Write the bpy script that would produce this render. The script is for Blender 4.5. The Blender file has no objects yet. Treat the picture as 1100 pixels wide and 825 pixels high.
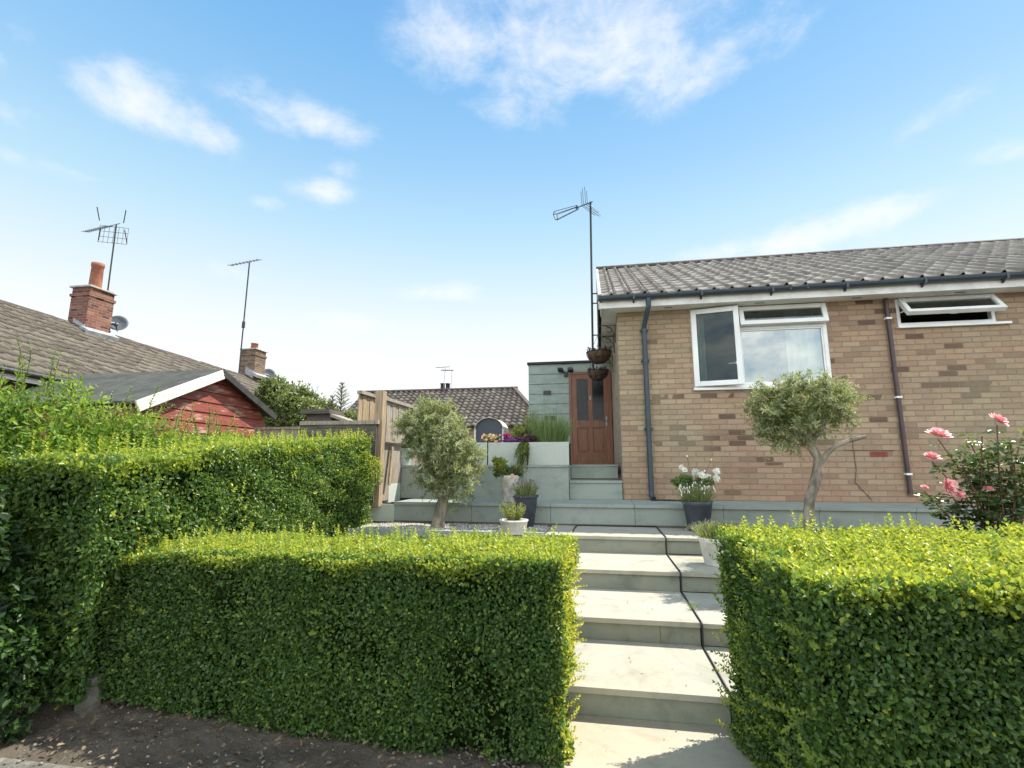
import bpy, bmesh, math, random
import numpy as np
from mathutils import Vector, Matrix
R = math.radians
PI = math.pi
random.seed(7)
rng = np.random.default_rng(11)
S = bpy.context.scene
COL = S.collection

# ------------------------------------------------------------------ camera, sky, sun, exposure
EYE = Vector((0, 0, 1.38))
PITCH, YAW, FPX = R(9.404), R(9.883), 528.75
cam = bpy.data.cameras.new('camera')
cam.lens = 36 * FPX / 1100
cam.sensor_width = 36
cam.clip_end = 3000
camo = bpy.data.objects.new('camera', cam)
COL.objects.link(camo)
camo.location = EYE
camo.rotation_euler = (PI / 2 + PITCH, 0, YAW)
S.camera = camo
_F = Vector((-math.sin(YAW) * math.cos(PITCH), math.cos(YAW) * math.cos(PITCH), math.sin(PITCH)))
_R = Vector((math.cos(YAW), math.sin(YAW), 0))
_U = _R.cross(_F)


def ray(px, py):
    return (px - 550) / FPX * _R + (412.5 - py) / FPX * _U + _F


def at(px, py, X=None, Y=None, Z=None):
    d = ray(px, py)
    t = Y / d.y if Y is not None else (X / d.x if X is not None else (Z - EYE.z) / d.z)
    return EYE + d * t


SUN = Vector((.56, .385, 1.0)).normalized()
sl = bpy.data.lights.new('sun', 'SUN')
sl.energy = 3.7
sl.angle = R(.53)
sl.color = (1.0, .94, .84)
so = bpy.data.objects.new('sun', sl)
COL.objects.link(so)
so.rotation_euler = SUN.to_track_quat('Z', 'Y').to_euler()
so.location = SUN * 60

S.view_settings.view_transform = 'Standard'
S.view_settings.look = 'None'
S.view_settings.gamma = 1
S.view_settings.use_curve_mapping = False
S.view_settings.exposure = 1.27
S.render.engine = 'CYCLES'
S.render.resolution_x = 1024
S.render.resolution_y = 768
S.cycles.max_bounces = 7
S.cycles.transparent_max_bounces = 8

W = bpy.data.worlds.new('World')
S.world = W
W.use_nodes = True


class NT:
    def __init__(s, tree):
        s.t = tree
        s.n = tree.nodes
        s.l = tree.links

    def new(s, typ, **k):
        n = s.n.new(typ)
        for a, v in k.items():
            setattr(n, a, v)
        return n

    def put(s, sock, v):
        if isinstance(v, bpy.types.NodeSocket):
            s.l.new(v, sock)
        elif v is not None:
            if isinstance(v, (tuple, list)) and len(v) == 3 and sock.type == 'RGBA':
                v = (*v, 1)
            sock.default_value = v

    def m(s, op, a, b=None, c=None, clamp=False):
        n = s.new('ShaderNodeMath', operation=op, use_clamp=clamp)
        for i, v in enumerate((a, b, c)):
            if v is not None:
                s.put(n.inputs[i], v)
        return n.outputs[0]

    def vm(s, op, a, b=None):
        n = s.new('ShaderNodeVectorMath', operation=op)
        s.put(n.inputs[0], a)
        if b is not None:
            s.put(n.inputs[1], b)
        return n.outputs['Value'] if op in ('DOT_PRODUCT', 'LENGTH') else n.outputs[0]

    def mix(s, f, a, b, mode='MIX'):
        n = s.new('ShaderNodeMix', data_type='RGBA', blend_type=mode)
        s.put(n.inputs[0], f)
        s.put(n.inputs[6], a)
        s.put(n.inputs[7], b)
        return n.outputs[2]

    def noise(s, vec, scale, detail=4, rough=.55, dist=0):
        n = s.new('ShaderNodeTexNoise')
        if vec is not None:
            s.put(n.inputs['Vector'], vec)
        n.inputs['Scale'].default_value = scale
        n.inputs['Detail'].default_value = detail
        n.inputs['Roughness'].default_value = rough
        n.inputs['Distortion'].default_value = dist
        return n.outputs['Fac']

    def ramp(s, f, stops, interp='LINEAR'):
        n = s.new('ShaderNodeValToRGB')
        r = n.color_ramp
        r.interpolation = interp
        while len(r.elements) < len(stops):
            r.elements.new(.5)
        for e, (p, c) in zip(r.elements, stops):
            e.position = p
            e.color = (*c, 1) if len(c) == 3 else c
        s.put(n.inputs[0], f)
        return n.outputs[0]

    def rng(s, v, a, b, c=0, d=1, smooth=True):
        n = s.new('ShaderNodeMapRange', interpolation_type='SMOOTHSTEP' if smooth else 'LINEAR')
        s.put(n.inputs[0], v)
        for i, q in enumerate((a, b, c, d)):
            n.inputs[1 + i].default_value = q
        return n.outputs[0]

    def sep(s, v):
        n = s.new('ShaderNodeSeparateXYZ')
        s.put(n.inputs[0], v)
        return n.outputs

    def comb(s, x, y, z):
        n = s.new('ShaderNodeCombineXYZ')
        for i, v in enumerate((x, y, z)):
            s.put(n.inputs[i], v)
        return n.outputs[0]


def build_world():
    t = NT(W.node_tree)
    t.n.clear()
    out = t.new('ShaderNodeOutputWorld')
    bg = t.new('ShaderNodeBackground')
    t.l.new(bg.outputs[0], out.inputs[0])
    sky = t.new('ShaderNodeTexSky', sky_type='NISHITA', sun_disc=False)
    sky.sun_elevation = math.asin(SUN.z)
    sky.sun_rotation = math.atan2(SUN.x, SUN.y)
    sky.air_density = 1.0
    sky.dust_density = .7
    sky.ozone_density = 2.6
    d = t.new('ShaderNodeTexCoord').outputs['Generated']
    x, y, z = t.sep(d)
    # summer sky: deep blue overhead, paling to white haze over the horizon; the side away from the sun is clearer,
    # with sky and cloud behind the camera boosted as fill light
    away = t.rng(t.vm('DOT_PRODUCT', d, tuple(_F)), -.25, .25, 1, 0)
    ze = t.m('ADD', z, t.m('MULTIPLY', away, .33))
    grad = t.ramp(ze, [(.0, (1.1, 1.1, 1.1)), (.17, (1.08, 1.08, 1.08)), (.25, (.99, 1.03, 1.03)), (.33, (.80, .95, 1.0)), (.43, (.56, .83, 1.0)), (.545, (.36, .66, .97)), (.66, (.235, .545, .92)), (.74, (.185, .47, .88)), (1, (.12, .36, .76))])
    K = 6.25
    Kb = t.rng(away, 0, 1, K, K * 1.55)
    col = t.mix(.86, sky.outputs[0], t.vm('MULTIPLY', grad, t.comb(Kb, Kb, Kb)))
    # cumulus and cirrus patches: each is a region of the sky dome filled by noise
    zz = t.m('MAXIMUM', z, .05)
    pl = t.comb(t.m('DIVIDE', x, zz), t.m('DIVIDE', y, zz), 0)
    n1 = t.noise(t.vm('MULTIPLY', d, (1.0, 1.0, 1.7)), 10.0, 8, .64, .2)
    n2 = t.noise(pl, 1.9, 6, .65, .8)
    nz = t.m('ADD', t.m('MULTIPLY', n1, .88), t.m('MULTIPLY', n2, .12))
    blobs = [(500, 45, 75, 45, .85, 0), (600, 45, 130, 60, .85, 0), (690, 40, 110, 60, .85, 0), (760, 60, 120, 50, .6, -.2), (560, 115, 80, 25, .5, .1), (880, 10, 150, 22, .45, -.15),
             (110, 95, 40, 26, .75, .2), (170, 115, 60, 30, .95, .15), (205, 135, 50, 22, .8, .1), (290, 118, 50, 28, .7, .2), (345, 130, 60, 24, .75, .1), (365, 178, 26, 14, .5, 0), (345, 205, 36, 15, .75, -.1),
             (286, 218, 24, 10, .6, 0), (20, 40, 30, 22, .5, 0), (3, 70, 12, 20, .6, 0), (5, 118, 32, 18, .75, 0), (0, 165, 30, 12, .45, 0),
             (870, 255, 90, 22, .95, -.12), (945, 230, 45, 18, .9, -.15), (770, 272, 50, 12, .8, 0),
             (1015, 115, 50, 16, .7, -.25), (1080, 165, 40, 16, .5, .3), (480, 313, 50, 12, .75, 0), (370, 345, 60, 12, .65, 0), (265, 295, 50, 12, .5, 0), (75, 185, 40, 10, .4, 0)]
    tot = None
    for (px, py, w, h, s_, rot) in blobs:
        dd = ray(px, py).normalized()
        a = Vector((dd.y, -dd.x, 0)).normalized()
        b = a.cross(dd)
        a, b = (a * math.cos(rot) - b * math.sin(rot)), (b * math.cos(rot) + a * math.sin(rot))
        k = ray(px, py).length
        u = t.m('MULTIPLY', t.vm('DOT_PRODUCT', d, tuple(a)), FPX * k / w)
        v = t.m('MULTIPLY', t.vm('DOT_PRODUCT', d, tuple(b)), FPX * k / h)
        r2 = t.m('ADD', t.m('MULTIPLY', u, u), t.m('MULTIPLY', v, v))
        front = t.m('GREATER_THAN', t.vm('DOT_PRODUCT', d, tuple(dd)), .3)
        g = t.m('MULTIPLY', t.m('MULTIPLY', t.m('EXPONENT', t.m('MULTIPLY', r2, -.8)), s_), front)
        tot = g if tot is None else t.m('MAXIMUM', tot, g)
    # plus unseen broken cloud behind the camera, added to brighten the shaded fronts
    back = t.m('MULTIPLY', away, .78)
    tot = t.m('MAXIMUM', tot, back)
    dens = t.rng(t.m('ADD', nz, t.m('MULTIPLY', tot, .50)), .60, 1.12, 0, 1)
    dens = t.m('MULTIPLY', dens, t.rng(tot, .02, .5, 0, .80))
    cb = t.rng(away, 0, 1, 1.02, 3.3)
    col = t.mix(dens, col, t.vm('MULTIPLY', t.comb(cb, cb, cb), t.mix(away, (6.2, 6.25, 6.4), (6.5, 6.2, 5.5))))
    t.put(bg.inputs['Color'], col)
    bg.inputs['Strength'].default_value = .07


build_world()

# ------------------------------------------------------------------ materials
MATS = {}


def new_mat(name):
    m = bpy.data.materials.new(name)
    m.use_nodes = True
    t = NT(m.node_tree)
    b = t.n['Principled BSDF']
    MATS[name] = m
    return m, t, b


def obj_co(t):
    return t.new('ShaderNodeTexCoord').outputs['Object']


def mat(name, c, rough=.6, var=.12, scale=6, bump=0, bscale=60, metal=0, c2=None, spec=.5, stretch=None):
    """a plain surface whose own colour wanders a little (wear, batch, weathering)"""
    m, t, b = new_mat(name)
    co = obj_co(t)
    if stretch:
        co = t.vm('MULTIPLY', co, stretch)
    n = t.noise(co, scale, 5, .6)
    c2 = c2 or tuple(x * (1 - 2.2 * var) for x in c)
    c1 = tuple(min(1, x * (1 + var)) for x in c)
    col = t.mix(t.rng(n, .3, .7), c1, c2)
    fine = t.noise(co, scale * 14, 3, .6)
    col = t.mix(.5, col, t.mix(fine, (.35, .35, .35), (.65, .65, .65)), 'OVERLAY')
    t.put(b.inputs['Base Color'], col)
    b.inputs['Roughness'].default_value = rough
    b.inputs['Metallic'].default_value = metal
    b.inputs['Specular IOR Level'].default_value = spec
    if bump:
        bp = t.new('ShaderNodeBump')
        bp.inputs['Strength'].default_value = bump
        bp.inputs['Distance'].default_value = .01
        t.put(bp.inputs['Height'], t.noise(co, bscale, 5, .6))
        t.put(b.inputs['Normal'], bp.outputs[0])
    return m


def mat_brick(name, axis, stops, mortar, dark_share=.08, tone=None, burnt=None):
    """coursed brickwork: 225 x 75 mm bricks, each with its own colour; axis = horizontal axis of the wall"""
    m, t, b = new_mat(name)
    co = obj_co(t)
    x, y, z = t.sep(co)
    h = x if axis == 'x' else y
    row = t.m('FLOOR', t.m('DIVIDE', z, .075))
    odd = t.m('FLOORED_MODULO', row, 2.0)
    hx = t.m('DIVIDE', t.m('ADD', h, t.m('MULTIPLY', odd, .1125)), .225)
    cx = t.m('FLOOR', hx)
    fx = t.m('SUBTRACT', hx, cx)
    fz = t.m('SUBTRACT', t.m('DIVIDE', z, .075), row)
    wn = t.new('ShaderNodeTexWhiteNoise', noise_dimensions='3D')
    t.put(wn.inputs['Vector'], t.comb(cx, row, 3.7))
    rnd = wn.outputs['Value']
    wn2 = t.new('ShaderNodeTexWhiteNoise', noise_dimensions='3D')
    t.put(wn2.inputs['Vector'], t.comb(cx, row, 9.1))
    area = t.noise(co, .9, 3, .5)
    sel = t.m('ADD', t.m('MULTIPLY', rnd, .85), t.m('MULTIPLY', area, .22))
    col = t.ramp(sel, stops)
    # scattered dark burnt headers, more of them in drifts
    drift = t.rng(t.noise(t.vm('ADD', co, (5.3, 2.2, 1.1)), 1.1, 2, .5), .42, .68, .15, .9)
    if burnt:
        ux = t.m('DIVIDE', t.m('SUBTRACT', h, burnt[0]), burnt[2])
        uz = t.m('DIVIDE', t.m('SUBTRACT', z, burnt[1]), burnt[3])
        g = t.m('EXPONENT', t.m('MULTIPLY', t.m('ADD', t.m('MULTIPLY', ux, ux), t.m('MULTIPLY', uz, uz)), -1.0))
        drift = t.m('ADD', drift, t.m('MULTIPLY', g, 3.2))
    dk = t.m('LESS_THAN', wn2.outputs['Value'], t.m('MULTIPLY', drift, dark_share))
    col = t.mix(dk, col, (.14, .085, .06))
    if tone:
        col = t.mix(t.rng(t.noise(t.vm('ADD', co, (1.7, 8.2, 4.1)), .55, 3, .5), .4, .62), col, t.mix(.45, col, tone))
    col = t.mix(t.rng(t.noise(t.vm('ADD', co, (0, 3, 6)), 3.0, 5, .65), .45, .75, 0, .25), col, (.17, .13, .09))
    low = t.m('MULTIPLY', t.rng(z, 1.0, 1.9, 1, 0), t.noise(co, 1.6, 4, .6))
    col = t.mix(t.m('MULTIPLY', low, .55), col, (.33, .17, .10))
    fine = t.noise(co, 40, 4, .65)
    col = t.mix(.55, col, t.mix(fine, (.3, .3, .3), (.7, .7, .7)), 'OVERLAY')
    ex = t.m('MULTIPLY', t.m('MINIMUM', fx, t.m('SUBTRACT', 1.0, fx)), .225)
    ez = t.m('MULTIPLY', t.m('MINIMUM', fz, t.m('SUBTRACT', 1.0, fz)), .075)
    e = t.m('ADD', t.m('MINIMUM', ex, ez), t.m('MULTIPLY', t.m('SUBTRACT', t.noise(co, 55, 3, .6), .5), .006))
    brick = t.rng(e, .0035, .0065, 0, 1)
    mcol = t.mix(t.noise(co, 8, 4, .6), mortar, tuple(v * .72 for v in mortar))
    t.put(b.inputs['Base Color'], t.mix(brick, mcol, col))
    b.inputs['Roughness'].default_value = .88
    b.inputs['Specular IOR Level'].default_value = .25
    bp = t.new('ShaderNodeBump')
    bp.inputs['Strength'].default_value = .9
    bp.inputs['Distance'].default_value = .018
    t.put(bp.inputs['Height'], t.m('ADD', brick, t.m('MULTIPLY', fine, .35)))
    t.put(b.inputs['Normal'], bp.outputs[0])
    return m


def mat_leaf(name, stops, trans=.4, rough=.42, tscale=1.25, spec=.4):
    """leaf blades: 'tint' is stored per leaf (old dark growth to young pale growth)"""
    m, t, b = new_mat(name)
    a = t.new('ShaderNodeAttribute', attribute_name='tint')
    col = t.ramp(a.outputs['Fac'], stops)
    t.put(b.inputs['Base Color'], col)
    b.inputs['Roughness'].default_value = rough
    b.inputs['Specular IOR Level'].default_value = spec
    tr = t.new('ShaderNodeBsdfTranslucent')
    t.put(tr.inputs[0], t.mix(1.0, col, (tscale * 1.05, tscale, tscale * .55), 'MULTIPLY'))
    mx = t.new('ShaderNodeMixShader')
    mx.inputs[0].default_value = trans
    t.l.new(b.outputs[0], mx.inputs[1])
    t.l.new(tr.outputs[0], mx.inputs[2])
    t.l.new(mx.outputs[0], t.n['Material Output'].inputs[0])
    return m


def mat_tile(name, stops, lichen=(.34, .33, .27), rough=.9):
    m, t, b = new_mat(name)
    co = obj_co(t)
    a = t.new('ShaderNodeAttribute', attribute_name='tint')
    col = t.ramp(a.outputs['Fac'], stops)
    col = t.mix(t.m('MULTIPLY', t.rng(t.noise(co, 9, 5, .7), .5, .7), .6), col, lichen)
    col = t.mix(t.m('MULTIPLY', t.rng(t.noise(t.vm('ADD', co, (9, 3, 2)), 3.2, 4, .6), .5, .75), .55), col, tuple(v * .35 for v in lichen))
    fine = t.noise(co, 70, 3, .7)
    col = t.mix(.6, col, t.mix(fine, (.28, .28, .28), (.72, .72, .72)), 'OVERLAY')
    t.put(b.inputs['Base Color'], col)
    b.inputs['Roughness'].default_value = rough
    b.inputs['Specular IOR Level'].default_value = .25
    bp = t.new('ShaderNodeBump')
    bp.inputs['Strength'].default_value = .5
    bp.inputs['Distance'].default_value = .01
    t.put(bp.inputs['Height'], fine)
    t.put(b.inputs['Normal'], bp.outputs[0])
    return m


def mat_stone(name, c, warm, stain, rough=.7):
    """sawn sandstone paving: cloudy bands, warm blotches, pits"""
    m, t, b = new_mat(name)
    co = obj_co(t)
    w = t.vm('ADD', co, t.vm('MULTIPLY', t.comb(t.noise(co, 1.1, 2), t.noise(t.vm('ADD', co, (4, 4, 4)), 1.1, 2), 0), (.8, .8, 0)))
    n = t.noise(t.vm('MULTIPLY', w, (1.0, 3.0, 2.0)), 1.7, 6, .6, .6)
    col = t.mix(t.rng(n, .35, .68), c, warm)
    col = t.mix(t.m('MULTIPLY', t.rng(t.noise(w, 3.4, 6, .68), .48, .72), .8), col, stain)
    vein = t.rng(t.m('ABSOLUTE', t.m('SUBTRACT', t.noise(w, 2.3, 5, .55), .5)), 0, .05, .10, 0)
    col = t.mix(vein, col, tuple(v * .6 for v in stain))
    fine = t.noise(co, 120, 4, .7)
    col = t.mix(.5, col, t.mix(fine, (.34, .34, .34), (.66, .66, .66)), 'OVERLAY')
    spots = t.rng(t.noise(co, 26, 2, .5), .72, .78, 0, .5)
    col = t.mix(spots, col, tuple(v * .45 for v in stain))
    t.put(b.inputs['Base Color'], col)
    b.inputs['Roughness'].default_value = rough
    b.inputs['Specular IOR Level'].default_value = .35
    bp = t.new('ShaderNodeBump')
    bp.inputs['Strength'].default_value = .35
    bp.inputs['Distance'].default_value = .006
    t.put(bp.inputs['Height'], t.m('ADD', t.noise(w, 7, 5, .6), t.m('MULTIPLY', fine, .3)))
    t.put(b.inputs['Normal'], bp.outputs[0])
    return m


def mat_glass(name, tint=(.85, .95, .92), refl=.12, rough=.015):
    m, t, b = new_mat(name)
    t.n.remove(b)
    tr = t.new('ShaderNodeBsdfTransparent')
    tr.inputs[0].default_value = (*tint, 1)
    gl = t.new('ShaderNodeBsdfGlossy')
    gl.inputs['Roughness'].default_value = rough
    fr = t.new('ShaderNodeFresnel')
    fr.inputs[0].default_value = 1.55
    mx = t.new('ShaderNodeMixShader')
    t.put(mx.inputs[0], t.m('ADD', fr.outputs[0], refl, clamp=True))
    t.l.new(tr.outputs[0], mx.inputs[1])
    t.l.new(gl.outputs[0], mx.inputs[2])
    t.l.new(mx.outputs[0], t.n['Material Output'].inputs[0])
    return m


buff = [(.12, (.255, .17, .115)), (.26, (.335, .23, .155)), (.4, (.375, .268, .18)), (.52, (.35, .23, .155)), (.64, (.42, .31, .21)), (.76, (.37, .235, .158)), (.88, (.405, .30, .20)), (.97, (.305, .205, .142))]
mat_brick('buff_brick', 'x', buff, (.33, .275, .205), .085, (.33, .30, .19), (2.2, 1.95, 1.0, .45))
mat_brick('buff_brick_side', 'y', buff, (.42, .36, .28), .05, (.34, .29, .19))
redb = [(.15, (.08, .035, .028)), (.4, (.16, .06, .042)), (.6, (.21, .08, .052)), (.8, (.17, .065, .048)), (.95, (.27, .14, .095))]
mat_brick('red_brick', 'x', redb, (.34, .30, .26), .1)
mat_brick('red_brick_side', 'y', redb, (.34, .30, .26), .05)
brn = [(.15, (.09, .06, .045)), (.5, (.15, .095, .065)), (.9, (.21, .14, .095))]
mat_brick('brown_brick', 'x', brn, (.34, .31, .27), .1)
mat_brick('brown_brick_side', 'y', brn, (.34, .31, .27), .1)
mat_tile('grey_tiles', [(0, (.165, .148, .13)), (.5, (.23, .208, .182)), (1, (.295, .27, .237))], (.40, .38, .325))
mat_tile('brown_tiles', [(0, (.065, .055, .045)), (.5, (.105, .09, .073)), (1, (.15, .13, .105))], (.20, .19, .145))
mat_tile('dark_tiles', [(0, (.075, .06, .055)), (.5, (.13, .11, .095)), (1, (.20, .175, .15))], (.24, .22, .18))
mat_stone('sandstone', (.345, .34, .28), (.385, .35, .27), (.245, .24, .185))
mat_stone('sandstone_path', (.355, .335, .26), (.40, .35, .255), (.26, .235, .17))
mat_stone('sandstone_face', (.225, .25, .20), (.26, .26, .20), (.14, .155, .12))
mat_stone('porcelain', (.26, .30, .265), (.29, .32, .28), (.19, .225, .20))
mat_stone('panel_stone', (.43, .47, .41), (.45, .48, .42), (.38, .42, .37))
mat('white_upvc', (.80, .81, .80), .35, .04, 3)
mat('white_paint', (.74, .74, .71), .55, .08, 5)
mat('soffit_white', (.78, .77, .73), .6, .05, 3)
mat('gutter_plastic', (.035, .055, .075), .4, .1, 5)
mat('brown_plastic', (.075, .045, .05), .45, .1, 5)
mat('black_rubber', (.012, .012, .014), .5, .1, 20)
mat('black_metal', (.02, .02, .022), .5, .1, 20)
mat('dull_metal', (.04, .042, .045), .5, .2, 20, metal=.4)
mat('galvanised', (.32, .33, .34), .5, .2, 20, metal=.5)
mat('terracotta', (.27, .10, .058), .8, .15, 10, bump=.3)
mat('concrete', (.42, .40, .36), .9, .15, 8, bump=.4)
mat('mortar_grey', (.38, .37, .33), .9, .2, 9, bump=.4)
mat('lead', (.30, .31, .32), .6, .15, 9)
mat('sage_boards', (.27, .33, .29), .6, .08, 4, stretch=(1, 1, 3))
mat('roof_felt', (.055, .058, .048), .9, .2, 4, bump=.5, bscale=90)
mat('felt_edge', (.02, .021, .023), .7, .1, 6)
mat('red_boards', (.30, .055, .04), .6, .22, 3.5, c2=(.20, .04, .03), stretch=(1, .5, 4))
mat('worn_barge', (.68, .66, .60), .7, .16, 8, stretch=(2, 2, 6))
mat('dark_barge', (.035, .032, .03), .7, .2, 8)
mat('door_wood', (.20, .075, .034), .42, .16, 5, stretch=(9, 9, .8))
mat('oak_fence', (.36, .27, .17), .8, .18, 5, bump=.3, stretch=(10, 10, .7))
mat('grey_fence', (.30, .26, .21), .85, .2, 5, bump=.3, stretch=(9, 9, .7))
mat('dark_fence', (.11, .095, .08), .9, .2, 5, bump=.3, stretch=(.7, .7, 8))
mat('bark_olive', (.30, .26, .20), .9, .3, 13, bump=1.0, bscale=26, stretch=(1, 1, .35))
mat('bark_brown', (.12, .085, .055), .9, .25, 18, bump=.7, bscale=40)
mat('cut_wood', (.50, .40, .27), .8, .1, 12)
mat('stem_green', (.10, .14, .05), .6, .2, 20)
mat('stem_red', (.16, .06, .045), .6, .2, 20)
mat('pot_white', (.72, .70, .64), .6, .10, 9, bump=.25)
mat('pot_cream', (.60, .57, .50), .75, .22, 8, bump=.4)
mat('pot_dark', (.055, .065, .085), .5, .15, 9)
mat('pot_charcoal', (.03, .036, .05), .5, .15, 9)
mat('pot_green', (.40, .47, .44), .5, .1, 9)
mat('soil', (.045, .033, .024), .95, .35, 9, bump=.8, bscale=50)
mat('gravel_grey', (.46, .44, .40), .9, .35, 60)
mat('gravel_brown', (.20, .18, .15), .9, .4, 60)
mat('dark_stone', (.16, .15, .125), .9, .25, 14, bump=.5)
mat('coir', (.14, .085, .05), .95, .3, 30, bump=.9, bscale=90)
mat('petal_pink', (.88, .36, .39), .6, .1, 9, c2=(.92, .58, .56), spec=.2)
mat('petal_magenta', (.55, .02, .20), .6, .2, 9, spec=.2)
mat('petal_purple', (.17, .06, .23), .6, .25, 9, spec=.2)
mat('petal_mauve', (.28, .20, .25), .6, .25, 9, spec=.2)
mat('petal_white', (.80, .79, .70), .6, .1, 9, spec=.2)
mat('petal_peach', (.80, .42, .33), .6, .2, 9, spec=.2)
mat('room_wall', (.42, .41, .39), .9, .1, 2)
mat('curtain_cloth', (.72, .70, .66), .9, .06, 3)
mat('dish_grey', (.10, .12, .14), .5, .1, 5)
mat('hood_dark', (.045, .055, .075), .55, .1, 5)
mat('cream_paint', (.62, .58, .48), .6, .1, 6)
mat('vent_dark', (.04, .045, .05), .6, .1, 6)
mat('red_vent', (.24, .06, .04), .8, .15, 12)
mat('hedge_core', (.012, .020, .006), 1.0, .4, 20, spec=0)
mat('dead_leaf', (.15, .105, .06), .8, .35, 30)
mat_glass('glass', (.85, .93, .92), .20)
mat_glass('glass_dim', (.45, .55, .52), .10)
mat_glass('door_glass', (.20, .23, .26), -.01, .22)
mat_glass('casement_glass', (.55, .65, .62), .0)
mat_leaf('privet_leaf', [(0, (.034, .074, .022)), (.35, (.088, .172, .044)), (.6, (.155, .25, .055)), (.8, (.29, .37, .055)), (1, (.46, .485, .08))], .46, .36)
mat_leaf('laurel_leaf', [(0, (.02, .045, .014)), (.45, (.05, .11, .025)), (.75, (.14, .25, .035)), (1, (.25, .36, .055))], .45)
mat_leaf('olive_leaf', [(0, (.14, .175, .075)), (.5, (.29, .335, .16)), (.85, (.41, .45, .24)), (1, (.57, .59, .41))], .40, .5, 1.1)
mat_leaf('bush_leaf', [(0, (.07, .10, .036)), (.5, (.15, .19, .065)), (1, (.27, .31, .11))], .35)
mat_leaf('rose_leaf', [(0, (.06, .11, .045)), (.6, (.13, .20, .075)), (.85, (.20, .25, .09)), (1, (.34, .20, .08))], .42, .28, 1.1, .6)
mat_leaf('herb_leaf', [(0, (.10, .135, .05)), (.5, (.22, .27, .10)), (1, (.38, .42, .20))], .4)
mat_leaf('lime_leaf', [(0, (.14, .18, .035)), (.5, (.26, .30, .07)), (1, (.42, .44, .14))], .42)
mat_leaf('grass_blade', [(0, (.08, .14, .05)), (.5, (.16, .25, .085)), (1, (.30, .38, .16))], .4)
mat_leaf('purple_leaf', [(0, (.05, .025, .045)), (.5, (.11, .055, .075)), (1, (.20, .11, .11))], .3)


# ------------------------------------------------------------------ mesh helpers
def tag(o, label=None, cat=None, group=None, kind=None):
    if label:
        o['label'] = label
    if cat:
        o['category'] = cat
    if group:
        o['group'] = group
    if kind:
        o['kind'] = kind
    return o


def thing(name, loc, label, cat, group=None):
    o = bpy.data.objects.new(name, None)
    o.empty_display_size = .1
    COL.objects.link(o)
    o.location = loc
    return tag(o, label, cat, group)


def link(name, me, m, parent):
    o = bpy.data.objects.new(name, me)
    COL.objects.link(o)
    if m:
        me.materials.append(MATS[m])
    if parent is not None:
        o.parent = parent
        # geometry is written in world coordinates: undo the offset of the parents
        off = Vector((0, 0, 0))
        p = parent
        while p is not None:
            off += p.location
            p = p.parent
        o.location = -off
    return o


def fix_parent(o):
    return o


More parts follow.
